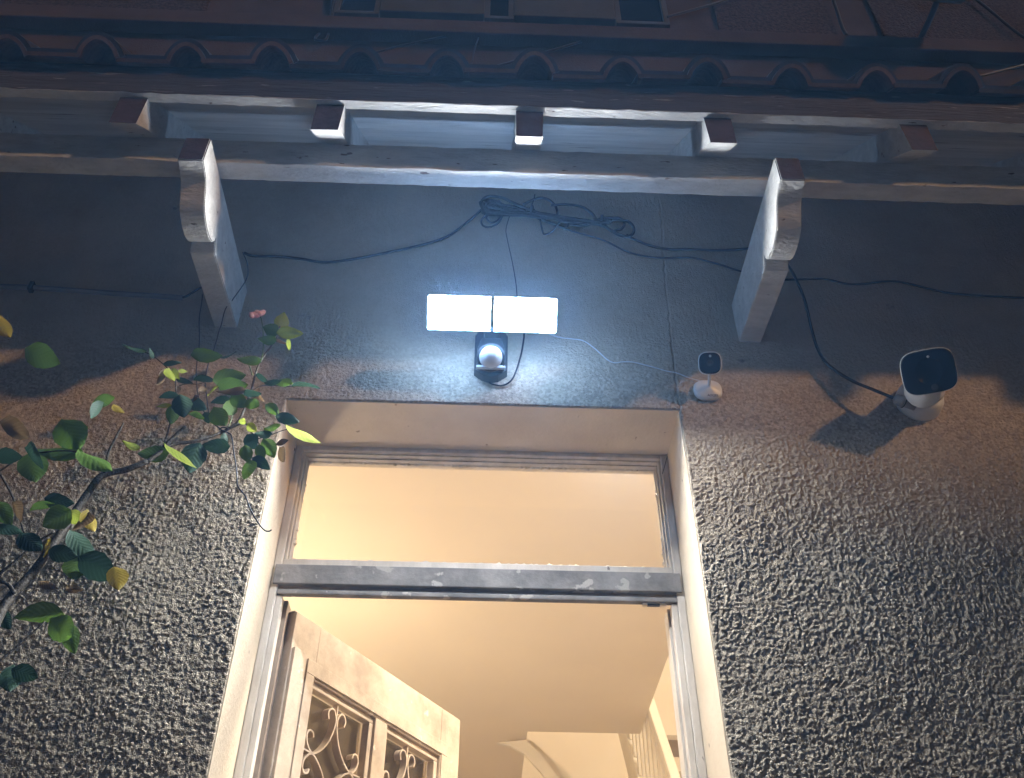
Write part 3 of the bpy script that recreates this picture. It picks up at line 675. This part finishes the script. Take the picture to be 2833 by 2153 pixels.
# ------------------------------------------------------------------ large white camera on a ball base
bc = thing('large_camera', 'large white security camera with tilted black face and cable gland', 'camera')
BB = onY(2545, 1105, -0.02)
bw_ = Matrix.Translation((BB.x, 0, BB.z)) @ Matrix.Rotation(PI/2, 4, 'X')
lathe('wall_base', [(0.058, 0.0), (0.0585, 0.012), (0.057, 0.030), (0.052, 0.044), (0.046, 0.050)], 'camwhite', bc, bw_, seg=40)
BH = onY(2569, 1028, -0.170)
tube('neck', [Vector((BB.x, -0.030, BB.z)), Vector((BB.x+0.004, -0.065, BB.z+0.004)), BH+Vector((0.004, 0.06, -0.01))], 0.043, 'camwhite', bc, n=6, seg=32)
lathe('neck_ring', [(0.0445, -0.004), (0.0465, -0.002), (0.0465, 0.003), (0.0445, 0.005)], 'camgrey', bc, frame_to(Vector((BB.x+0.002, -0.058, BB.z+0.003)), (0.05, -1, 0.1)), seg=40)
hb = frame_to(BH, (-0.24, -0.69, -0.66)) @ Matrix.Rotation(math.radians(0), 4, 'Z')
loft('shell', [(0.072, 0.062, -0.088), (0.092, 0.082, -0.075), (0.110, 0.096, -0.045), (0.122, 0.106, -0.010), (0.1265, 0.1090, 0.000), (0.1255, 0.108, 0.0025)], 'camwhite', bc, hb, p=3.8, n=56)
loft('front_glass', [(0.1245, 0.1065, 0.0026), (0.1235, 0.1055, 0.0045), (0.115, 0.097, 0.0056)], 'camglass', bc, hb, p=3.8, n=56)
lathe('lens_ring', [(0.0330, 0.0058), (0.0330, 0.0064), (0.0318, 0.0064), (0.0312, 0.0058)], 'camglass', bc, hb, seg=48)
lathe('sensor_window', [(0.0085, 0.0058), (0.008, 0.0068), (0.004, 0.0072)], 'caminner', bc, hb @ Matrix.Translation((0.006, -0.040, 0)))
lathe('led', [(0.0032, 0.0058), (0.003, 0.0068), (0.001, 0.0071)], 'camgrey', bc, hb @ Matrix.Translation((0.004, 0.036, 0)))
G0 = onY(2468, 1100, -0.052); G1 = onY(2500, 1112, -0.046); gd = (G0-G1).normalized()
lathe('cable_gland', [(0.0125, -0.030), (0.0125, 0.0), (0.0150, 0.001), (0.0150, 0.012), (0.0130, 0.0135), (0.0135, 0.020), (0.0100, 0.024), (0.0065, 0.026)], 'camgrey', bc, frame_to(G1, gd), seg=24)
lathe('seal_ring', [(0.0145, -0.002), (0.0162, -0.001), (0.0162, 0.0005), (0.0145, 0.0008)], 'black', bc, frame_to(G1, gd), seg=24)
for (du, dv) in ((10, 3), (52, -4)):
    p = onY(2538+du, 1108+dv, -0.075)
    lathe('screw', [(0.0035, 0), (0.0035, 0.002), (0.001, 0.0026)], 'black', bc, frame_to(Vector((p.x, p.y, p.z)), (0, -0.8, -0.6)), seg=12)

# ------------------------------------------------------------------ cables on the wall
def wall_cable(name, pts, r, m, label, y=None, cat='cable', n=8, parent=None):
    P = []
    for i, q in enumerate(pts):
        yy = q[2] if len(q) > 2 else (y if y is not None else -0.006-r)
        P.append(onY(q[0], q[1], yy))
    o = tube(name, P, r, m, parent, n=n)
    if label: tag(o, label, cat)
    return o
wall_cable('power_cable', [(676, 700), (700, 708), (760, 710), (830, 716), (900, 726), (990, 715), (1081, 697), (1171, 677), (1239, 654), (1298, 611), (1336, 577), (1352, 562)], 0.0040, 'cable', 'black cable sagging from the left bracket to the coiled bundle')
wall_cable('power_cable', [(1735, 650), (1741, 656), (1796, 679), (1850, 690), (1900, 690), (1976, 693), (2050, 690), (2090, 684)], 0.0038, 'cable', 'thicker black cable from the coiled bundle to the right bracket')
wall_cable('data_cable', [(1480, 600), (1501, 611), (1578, 638), (1669, 665), (1737, 697), (1796, 711), (1850, 714), (1916, 714), (1987, 731), (2032, 746), (2075, 758)], 0.0028, 'cable', 'thinner black cable sagging below the bundle to the right bracket')
wall_cable('data_cable', [(2110, 768), (2174, 774), (2280, 773), (2356, 787), (2457, 779), (2513, 785), (2634, 812), (2833, 824), (3000, 826)], 0.0032, 'cable', 'thin black cable running right from the right bracket along the wall')
wall_cable('camera_cable', [(2150, 700, -0.012), (2172, 726, -0.016), (2196, 760, -0.02), (2226, 830, -0.022), (2244, 905, -0.024), (2262, 965, -0.026), (2290, 1008, -0.03), (2350, 1050, -0.04), (2420, 1080, -0.052), (2452, 1093, -0.056), (2470, 1101, -0.052)], 0.0042, 'cable', 'black cable looping down from the right bracket into the large camera')
wall_cable('drop_wire', [(1416, 575), (1411, 593), (1400, 634), (1404, 665), (1411, 697), (1419, 735), (1428, 790), (1432, 850)], 0.0013, 'cable', 'thin dark wire dropping from the bundle to the flood light')
wall_cable('lamp_lead', [(1450, 915, -0.01), (1449, 937, -0.012), (1440, 987, -0.02), (1420, 1045, -0.016), (1393, 1066, -0.010), (1366, 1064, -0.008), (1352, 1058, -0.006)], 0.0024, 'cable', 'short black lead curling under the motion sensor body')
wall_cable('white_wire', [(1520, 925), (1551, 934), (1585, 938), (1614, 943), (1640, 960), (1660, 977), (1680, 995), (1700, 1004), (1725, 1001), (1750, 1002), (1780, 1009), (1814, 1018), (1845, 1027), (1872, 1032), (1905, 1045), (1930, 1052), (1944, 1056)], 0.0014, 'thinwhite', 'thin white wire from the flood light to the small camera')
wall_cable('conduit', [(-120, 788), (0, 793), (90, 796), (300, 811), (505, 824)], 0.0075, 'pvc', 'thin grey conduit along the wall left of the left bracket', y=-0.008, n=3)
wall_cable('conduit_tail', [(500, 824), (515, 820), (535, 808), (556, 796), (580, 788)], 0.003, 'cable', 'short black cable end leaving the grey conduit', y=-0.009)
box('conduit_clip', *(lambda p: ((p.x-0.006, -0.020, p.z-0.014), (p.x+0.006, 0.0, p.z+0.016)))(onY(88, 797, -0.008)), 'black', None, bev=0.002)
tag(bpy.data.objects['conduit_clip'], 'small black clip holding the grey conduit', 'clip')
# the coiled bundle: many loops of cable tied in the middle
cb = thing('cable_bundle', 'coiled bundle of black cable tied under the eave beam', 'cable bundle')
rr = random.Random(4)
def zz5(x, y): return 900+x*0.45229, 480+y*0.45229
def loop(pts, r, yy=-0.02):
    P = [onY(*zz5(x, y), yy+rr.uniform(-.008, .008)) for x, y in pts]
    return tube('coil', P, r*1.35, 'cable', cb, n=7)
for k in range(13):
    j = lambda s=10: rr.uniform(-s, s)
    x0 = 955+k*9+j(14); y0 = 190+j(16)
    loop([(1250+j(40), 232+j(14)), (1120, 215+j(18)), (1000+j(20), 180+j(20)), (x0, y0), (980+j(20), 232+j(14)), (1100, 240+j(14)), (1300, 255+j(14)), (1500, 285+j(14)), (1640+j(30), 300+j(10)), (1720+j(40), 300+j(20))], rr.uniform(0.0032, 0.0042))
loop([(965, 225), (952, 185), (975, 150), (1020, 140), (1080, 150), (1150, 180), (1230, 215), (1330, 250)], 0.0034)
loop([(1000, 245), (955, 285), (965, 320), (1010, 328), (1060, 300), (1085, 255)], 0.0022)
loop([(1010, 240), (985, 270), (1010, 300), (1050, 290), (1075, 260)], 0.0022)
loop([(1210, 190), (1290, 155), (1350, 155), (1400, 190), (1420, 240), (1400, 280)], 0.0030)
loop([(1380, 195), (1480, 190), (1570, 205), (1630, 245), (1650, 285), (1600, 318), (1520, 315), (1440, 290)], 0.0030)
loop([(1640, 290), (1720, 272), (1800, 275), (1830, 305), (1810, 340), (1770, 350)], 0.0030)
loop([(1700, 292), (1780, 285), (1850, 295), (1885, 330), (1880, 370), (1840, 385), (1780, 365), (1700, 320), (1640, 295)], 0.0034)
loop([(1690, 300), (1740, 345), (1800, 378), (1860, 388)], 0.0034)
loop([(1310, 270), (1325, 340), (1340, 372), (1390, 355), (1430, 300), (1470, 280)], 0.0020)
loop([(1320, 280), (1380, 300), (1470, 330), (1490, 300)], 0.0018)
loop([(1280, 130), (1275, 160), (1260, 200), (1262, 232)], 0.0016)
for x, y in ((1262, 232), (1690, 290)):
    p = onY(*zz5(x, y), -0.02)
    lathe('tie', [(0.016, -0.005), (0.0185, -0.003), (0.0185, 0.003), (0.016, 0.005)], 'black', cb, frame_to(p, (1, 0, -0.12)) @ Matrix.Diagonal((1.0, 1.0, 1.0, 1)), seg=16)
# training wires of the rose
wall_cable('training_wire', [(672, 698, -0.14), (685, 733, -0.12), (682, 772, -0.10), (646, 826, -0.09), (624, 855, -0.085), (612, 900, -0.08), (607, 913, -0.08), (594, 961, -0.08), (576, 1008, -0.085), (568, 1053, -0.09), (572, 1099, -0.095), (578, 1141, -0.10), (591, 1168, -0.105), (612, 1189, -0.11)], 0.0015, 'wire', 'dark wire hanging from the left bracket side to the rose knot', cat='wire')
wall_cable('training_wire', [(560, 815, -0.02), (558, 838, -0.03), (551, 886, -0.05), (552, 947, -0.07), (544, 1011, -0.085), (544, 1057, -0.09), (548, 1091, -0.095), (559, 1130, -0.10), (584, 1164, -0.105), (612, 1190, -0.11)], 0.0015, 'wire', 'dark wire hanging straight down behind the left bracket to the rose', cat='wire')
wall_cable('wire_tail', [(606, 1188, -0.112), (616, 1183, -0.116), (630, 1186, -0.116), (622, 1196, -0.112), (612, 1190, -0.118), (632, 1198, -0.114), (641, 1208, -0.112), (647, 1251, -0.11), (654, 1297, -0.11), (658, 1343, -0.11), (679, 1373, -0.11), (694, 1411, -0.11), (717, 1450, -0.11), (732, 1467, -0.11), (744, 1470, -0.11), (751, 1466, -0.11)], 0.0016, 'wire', 'loose dark wire tail dangling below the rose knot', cat='wire')
# overhead wires in front of the upper storey
for pts, r, lab in (
    ([(980, 158), (1020, 150), (1150, 118), (1280, 92), (1400, 73)], 0.004, 'dark cable slanting up to the narrow upper window'),
    ([(1370, 185), (1440, 165), (1560, 130), (1640, 105), (1715, 83)], 0.005, 'dark cable slanting up to the right-hand upper window'),
    ([(1338, 60), (1325, 100), (1312, 140), (1303, 190)], 0.003, 'thin dark wire dropping from the narrow upper window to the tiles'),
    ([(1845, 47), (1900, 32), (1985, 8), (2060, -20)], 0.005, 'dark cable slanting off the right-hand upper window corner'),
    ([(2298, -20), (2312, 20), (2330, 75), (2342, 98)], 0.007, 'dark cable down the seam between the rough upper panels'),
    ([(2690, 215), (2740, 204), (2833, 180), (2950, 150)], 0.005, 'dark cable rising past the last tiles'),
    ([(2690, -10), (2740, 30), (2800, 80), (2870, 130)], 0.006, 'thick dark cable slanting down over the rough right panel')):
    wall_cable('overhead_cable', pts, r, 'cable', lab, y=-0.035)
wall_cable('hanging_loop', [(930, -30), (925, 20), (915, 50), (890, 85), (872, 105), (880, 112), (903, 108), (912, 70), (918, 20), (922, -30)], 0.005, 'cable', 'dark cable loop hanging beside the first upper window', y=-0.03)
# round dish, cut off by the top of the view
dp = onY(2600, -35, -0.22)
ds = thing('dish', 'dark round dish on the upper wall', 'dish')
lathe('bowl', [(0.02, -0.05), (0.09, -0.04), (0.125, -0.01), (0.13, 0.0), (0.124, 0.002), (0.085, -0.03), (0.02, -0.04)], 'black', ds, frame_to(dp, (0.15, -0.75, 0.4)))
tube('bracket_arm', [dp+Vector((0, 0.03, -0.02)), dp+Vector((0, 0.1, -0.02)), Vector((dp.x, UW, dp.z+0.0))], 0.012, 'black', ds, n=3)

# ------------------------------------------------------------------ climbing rose
def leafmat(name, c1, c2, trans):
    m = bpy.data.materials.new(name); m.use_nodes = True; n = m.node_tree.nodes; l = m.node_tree.links; b = n['Principled BSDF']
    uv = n.new('ShaderNodeUVMap'); sep = n.new('ShaderNodeSeparateXYZ'); l.new(uv.outputs[0], sep.inputs[0])
    # side veins: stripes slanting from the midrib
    ab = n.new('ShaderNodeMath'); ab.operation = 'ABSOLUTE'; sb = n.new('ShaderNodeMath'); sb.operation = 'SUBTRACT'; sb.inputs[1].default_value = 0.5
    l.new(sep.outputs[1], sb.inputs[0]); l.new(sb.outputs[0], ab.inputs[0])
    mu = n.new('ShaderNodeMath'); mu.operation = 'MULTIPLY_ADD'; mu.inputs[1].default_value = -0.55; l.new(ab.outputs[0], mu.inputs[0]); l.new(sep.outputs[0], mu.inputs[2])
    sn = n.new('ShaderNodeMath'); sn.operation = 'MULTIPLY'; sn.inputs[1].default_value = 50; l.new(mu.outputs[0], sn.inputs[0])
    s2 = n.new('ShaderNodeMath'); s2.operation = 'SINE'; l.new(sn.outputs[0], s2.inputs[0])
    tc = n.new('ShaderNodeTexCoord'); t = n.new('ShaderNodeTexNoise'); t.inputs['Scale'].default_value = 25; l.new(tc.outputs['Object'], t.inputs[0])
    mx = n.new('ShaderNodeMixRGB'); mx.inputs[1].default_value = (*c1, 1); mx.inputs[2].default_value = (*c2, 1); l.new(t.outputs[0], mx.inputs[0])
    m2 = n.new('ShaderNodeMixRGB'); m2.blend_type = 'MULTIPLY'; m2.inputs[2].default_value = (0.88, 0.92, 0.88, 1)
    mr = n.new('ShaderNodeMapRange'); mr.inputs[1].default_value = 0.2; mr.inputs[2].default_value = 1.0; l.new(s2.outputs[0], mr.inputs[0]); l.new(mr.outputs[0], m2.inputs[0]); l.new(mx.outputs[0], m2.inputs[1])
    l.new(m2.outputs[0], b.inputs['Base Color']); b.inputs['Roughness'].default_value = 0.58; b.inputs['Specular IOR Level'].default_value = 0.3
    bp = n.new('ShaderNodeBump'); bp.inputs['Strength'].default_value = 0.14; bp.inputs['Distance'].default_value = 0.0015; l.new(s2.outputs[0], bp.inputs['Height']); l.new(bp.outputs[0], b.inputs['Normal'])
    tr = n.new('ShaderNodeBsdfTranslucent'); l.new(m2.outputs[0], tr.inputs[0]); ms = n.new('ShaderNodeMixShader'); ms.inputs[0].default_value = trans
    l.new(b.outputs[0], ms.inputs[1]); l.new(tr.outputs[0], ms.inputs[2]); l.new(ms.outputs[0], n['Material Output'].inputs[0]); return m
LM_ = {'g': leafmat('leaf_green', (0.085, 0.170, 0.026), (0.125, 0.215, 0.034), 0.45), 'y': leafmat('leaf_lime', (0.30, 0.38, 0.045), (0.36, 0.40, 0.06), 0.5),
       'd': leafmat('leaf_dark', (0.028, 0.070, 0.040), (0.040, 0.088, 0.050), 0.22), 'b': leafmat('leaf_bronze', (0.13, 0.075, 0.035), (0.17, 0.11, 0.045), 0.35),
       'o': leafmat('leaf_yellow', (0.36, 0.23, 0.02), (0.30, 0.25, 0.03), 0.40)}
M['stem'] = mat('stem', (0.055, 0.042, 0.026), 0.7, var=0.4, vscale=60, bump=0.4, bscale=160)
M['newstem'] = mat('newstem', (0.10, 0.14, 0.03), 0.55, var=0.3, vscale=60)
M['petal'] = mat('petal', (0.62, 0.25, 0.30), 0.6, col2=(0.75, 0.50, 0.50), vscale=60)
M['petal_dark'] = mat('petal_dark', (0.16, 0.02, 0.05), 0.6)
rose = thing('climbing_rose', 'climbing rose with green and yellowing leaves trained on the left wall', 'rose bush')
def zr_(x, y): return 340+x*0.38095, 840+y*0.38095
def zl_(x, y): return x*0.6568, 1050+y*0.6568
rl = random.Random(21)
def leaf(u, v, ln_, wd, ang_, kind, y, name='leaf'):
    a = math.radians(ang_); ln_ *= 1.12; wd *= 1.34; du, dv = math.cos(a)*ln_/2, math.sin(a)*ln_/2
    dy = rl.uniform(-0.012, 0.012)
    P0 = onY(u-du, v-dv, y+dy); P1 = onY(u+du, v+dv, y-dy); ax = P1-P0; L = ax.length; ax.normalize()
    view = Vector(ray(u, v)); sd = ax.cross(view).normalized(); nm = sd.cross(ax).normalized()
    px = (onY(u+10, v, y)-onY(u, v, y)).length/10
    app = wd*px; real = max(app, 0.56*L); tl = math.acos(min(1, app/real))*rl.choice((-1, 1))
    s2 = sd*math.cos(tl)+nm*math.sin(tl); n2 = nm*math.cos(tl)-sd*math.sin(tl)
    NU, NV = 9, 4; vs = []; uvs = []; fold = rl.uniform(0.10, 0.34); droop = rl.uniform(-0.10, 0.26); tw = rl.uniform(-.35, .35); cur = rl.uniform(-.06, .06)
    for i in range(NU+1):
        t = i/NU; w = real/2*(math.sin(PI*min(1, t**0.82))**0.75)*(1-0.22*t)*1.06 if 0 < i < NU else 0.0004
        if i % 2 and 0 < i < NU: w *= 0.95
        for j in range(-NV//2, NV//2+1):
            q = j/(NV/2); off = q*w
            wob = 0.03*L*math.sin(5*t+2*q)*abs(q)
            vs.append(P0+ax*(L*t)+s2*(off*math.cos(fold)+cur*L*math.sin(PI*t))+n2*(abs(off)*math.sin(fold)-droop*L*(t*t)+off*tw*t+wob))
            uvs.append((t, 0.5+q*0.5))
    f = []; K = NV+1
    for i in range(NU):
        for j in range(NV): f.append((i*K+j, i*K+j+1, (i+1)*K+j+1, (i+1)*K+j))
    o = mesh_obj(name, vs, f, LM_[kind], rose, smooth=True)
    ul = o.data.uv_layers.new(name='UVMap')
    ul.data.foreach_set('uv', [c for lp in o.data.loops for c in uvs[lp.vertex_index]])
    return o
def stem(pts, r0, r1, m='stem', y0=-0.11, y1=None, conv=zr_):
    n = len(pts); y1 = y0 if y1 is None else y1
    P = [onY(*conv(*q), y0+(y1-y0)*i/(n-1)) for i, q in enumerate(pts)]
    return tube('stem', P, r0, m, rose, n=6, seg=8, r2=r1)
YK = -0.11      # depth of the knot in front of the wall
stem([(-60, 1850), (-30, 1060), (0, 985), (60, 900), (150, 800), (260, 640), (370, 480), (430, 405), (530, 380), (620, 345)][1:], 0.0105, 0.0060, y0=-0.26, y1=-0.17, conv=zl_)
stem([(170, 1155), (300, 1060), (380, 1020), (520, 1000), (640, 965), (740, 925)], 0.0046, 0.0036, y0=-0.17, y1=YK)
stem([(300, 1040), (380, 960), (450, 895)], 0.0048, 0.0036, y0=-0.165, y1=-0.15)
stem([(300, 1030), (340, 880), (380, 720), (380, 560), (335, 480), (210, 375), (100, 335)], 0.0024, 0.0012, y0=-0.165, y1=-0.14)
stem([(740, 925), (830, 865), (880, 770), (930, 640), (960, 520), (1000, 420), (1090, 290), (1130, 220), (1140, 165)], 0.0036, 0.0016, y0=YK, y1=-0.15)
stem([(1005, 410), (1018, 340), (1024, 285)], 0.0018, 0.0012, 'newstem', y0=-0.14)
stem([(1020, 300), (1018, 200), (1005, 110), (990, 90)], 0.0014, 0.0010, 'newstem', y0=-0.14)
stem([(940, 520), (925, 470), (915, 450)], 0.0016, 0.001, 'newstem', y0=-0.14)
stem([(760, 915), (880, 870), (930, 930), (970, 985), (1000, 1060), (960, 1150)], 0.0022, 0.0012, y0=YK, y1=-0.13)
stem([(970, 985), (1060, 960), (1150, 925), (1250, 900)], 0.0014, 0.0008, y0=-0.13)
stem([(760, 905), (790, 830), (805, 720), (800, 640)], 0.0016, 0.0010, 'newstem', y0=YK)
stem([(930, 640), (1000, 600), (1100, 595), (1240, 605)], 0.0014, 0.0008, y0=-0.125)
stem([(385, 610), (450, 585), (540, 585), (600, 570)], 0.0013, 0.0008, y0=-0.15)
stem([(440, 390), (460, 300), (520, 185)], 0.0032, 0.0022, y0=-0.20, y1=-0.19, conv=zl_)
stem([(-40, 1215), (0, 1185), (90, 1110), (190, 1020)], 0.0034, 0.0016, y0=-0.28, y1=-0.26, conv=zl_)
stem([(-10, 380), (20, 430), (60, 510), (100, 640), (130, 690)], 0.0026, 0.0016, y0=-0.25, conv=zl_)
stem([(-20, 830), (60, 770), (150, 690), (230, 640)], 0.0030, 0.0020, y0=-0.25, conv=zl_)
stem([(60, 900), (30, 860), (-20, 850)], 0.0040, 0.0030, y0=-0.25, conv=zl_)
stem([(-20, 400), (70, 340), (160, 310), (320, 305), (430, 380)], 0.0018, 0.0014, y0=-0.22, conv=zl_)
RL = [(1160, 120, 110, 90, -80, 'y'), (1210, 218, 170, 75, 5, 'y'), (1075, 190, 110, 90, 200, 'g'), (1050, 260, 120, 60, 185, 'g'), (1165, 275, 130, 30, 5, 'b'), (1205, 300, 75, 30, 70, 'y'),
 (610, 372, 210, 85, 0, 'g'), (770, 385, 110, 22, 0, 'd'), (920, 422, 150, 50, 180, 'g'), (1010, 545, 95, 32, 30, 'd'), (1090, 570, 120, 35, 0, 'd'), (1175, 580, 120, 62, 20, 'g'), (1330, 597, 185, 24, 0, 'd'),
 (360, 440, 120, 32, 0, 'd'), (80, 330, 165, 38, 190, 'd'), (205, 360, 75, 28, 240, 'd'), (280, 535, 115, 46, 120, 'b'), (345, 530, 105, 60, 85, 'y'), (385, 510, 85, 38, 60, 'y'), (435, 492, 58, 28, 0, 'y'),
 (450, 560, 115, 32, 10, 'd'), (590, 555, 145, 42, 180, 'd'), (770, 540, 215, 112, -10, 'g'), (790, 590, 195, 112, 0, 'g'), (790, 645, 180, 52, 170, 'b'), (340, 665, 125, 42, 180, 'd'), (430, 745, 155, 125, 80, 'd'),
 (540, 745, 135, 84, 20, 'd'), (360, 810, 135, 84, 100, 'g'), (710, 825, 155, 115, 60, 'g'), (770, 760, 125, 92, 150, 'g'), (840, 710, 125, 92, 40, 'g'), (720, 700, 125, 52, 180, 'd'), (945, 735, 125, 72, 30, 'g'),
 (940, 660, 115, 44, 0, 'd'), (1085, 772, 115, 66, 40, 'g'), (1195, 840, 165, 72, 15, 'd'), (1095, 910, 125, 62, 5, 'g'), (1310, 940, 255, 42, 25, 'y'), (1020, 945, 115, 52, 180, 'd'), (935, 1005, 115, 92, 60, 'd'),
 (900, 1090, 115, 84, 80, 'g'), (1000, 1090, 125, 64, 80, 'g'), (1060, 1050, 145, 92, 60, 'g'), (1000, 1160, 135, 72, 35, 'd'), (915, 1220, 155, 84, 95, 'g'), (1155, 1005, 85, 32, -20, 'b'), (1150, 1095, 95, 44, 80, 'b'),
 (520, 1130, 225, 150, 110, 'd'), (675, 1035, 185, 92, 180, 'd'), (220, 1090, 205, 102, 180, 'g'), (420, 1100, 265, 48, 35, 'y'), (60, 1030, 125, 44, 200, 'y'), (940, 900, 85, 60, 40, 'y'), (870, 860, 60, 40, 20, 'y'),
 (1010, 690, 60, 30, 30, 'b'), (650, 640, 80, 30, 120, 'y'), (575, 625, 60, 50, 160, 'b'), (520, 690, 50, 30, 100, 'b'), (745, 990, 100, 44, 80, 'd'), (610, 830, 80, 60, 70, 'd'), (300, 740, 110, 30, 185, 'y'), (540, 810, 100, 40, 200, 'g')]
for (x, y, l_, w_, a_, k_) in RL:
    u, v = zr_(x, y); leaf(u, v, l_*0.381, w_*0.381, a_, k_, -0.13-0.05*rl.random()-(0.03 if x < 450 else 0))
LL = [(305, 240, 150, 115, 60, 'g'), (240, 305, 195, 56, 180, 'g'), (400, 345, 150, 48, 35, 'g'), (145, 330, 105, 34, 50, 'd'), (140, 375, 120, 100, 80, 'g'), (440, 90, 95, 44, -10, 'g'), (250, 510, 115, 58, 10, 'd'),
 (240, 585, 125, 92, 150, 'g'), (320, 580, 80, 50, 30, 'y'), (380, 600, 95, 52, 80, 'o'), (350, 610, 105, 44, 120, 'b'), (350, 700, 155, 62, 50, 'd'), (410, 790, 165, 102, 30, 'd'), (320, 800, 95, 84, 100, 'g'), (490, 840, 95, 72, 80, 'o'),
 (130, 685, 105, 72, 40, 'd'), (265, 735, 115, 62, 10, 'd'), (170, 990, 185, 72, 180, 'g'), (270, 1050, 125, 92, 40, 'g'), (305, 1090, 115, 62, 80, 'g'), (110, 1240, 115, 62, 20, 'd'), (50, 1260, 105, 84, 100, 'd'),
 (20, 560, 95, 62, 60, 'g'), (30, 640, 125, 44, 20, 'd'), (205, 870, 85, 34, 30, 'b'), (310, 885, 65, 28, 10, 'b'), (60, 210, 125, 62, 30, 'b'), (30, 330, 95, 60, 0, 'd'), (195, 720, 70, 44, 60, 'o'), (80, 560, 90, 40, 60, 'b'), (180, 530, 90, 30, 170, 'g'), (20, 1010, 80, 50, 60, 'd'), (400, 130, 90, 40, 140, 'd'), (500, 130, 60, 28, 50, 'o')]
for (x, y, l_, w_, a_, k_) in LL:
    u, v = zl_(x, y); leaf(u, v, l_*0.657, w_*0.657, a_, k_, -0.21-0.09*rl.random())
leaf(8, 905, 75, 42, 70, 'o', -0.28); leaf(118, 985, 95, 58, 25, 'g', -0.26)
# withering flower at the top of the shoot
FC = onY(*zr_(985, 78), -0.14)
for k, (dx, dz, sx, mtl) in enumerate(((0.006, 0.004, .011, 'petal'), (-0.004, 0.002, .010, 'petal_dark'), (-0.008, -0.007, .012, 'petal'), (0.001, -0.002, .010, 'petal'), (-0.014, -0.012, .009, 'petal'))):
    bm = bmesh.new(); bmesh.ops.create_uvsphere(bm, u_segments=10, v_segments=7, radius=1.0)
    bm.transform(Matrix.Translation(FC+Vector((dx, -0.002*k, dz))) @ Matrix.Rotation(0.7+0.5*k, 4, 'Y') @ Matrix.Diagonal((sx*0.75, sx*0.6, sx*1.25, 1)))
    bm_obj('petal', bm, mtl, rose, smooth=True)

# ------------------------------------------------------------------ blue volume added to imitate lens glare round the flood light
hz = box('glare_volume', (-405, -405, -1.0), (405, 405, 8.6), 'stem')
hz['kind'] = 'stuff'
hm_ = bpy.data.materials.new('glare_volume'); hm_.use_nodes = True
hn = hm_.node_tree; hn.nodes.remove(hn.nodes['Principled BSDF'])
pv = hn.nodes.new('ShaderNodeVolumePrincipled'); pv.inputs['Color'].default_value = (0.22, 0.50, 1.0, 1); pv.inputs['Density'].default_value = 0.0165
hn.links.new(pv.outputs[0], hn.nodes['Material Output'].inputs['Volume'])
hz.data.materials.clear(); hz.data.materials.append(hm_)
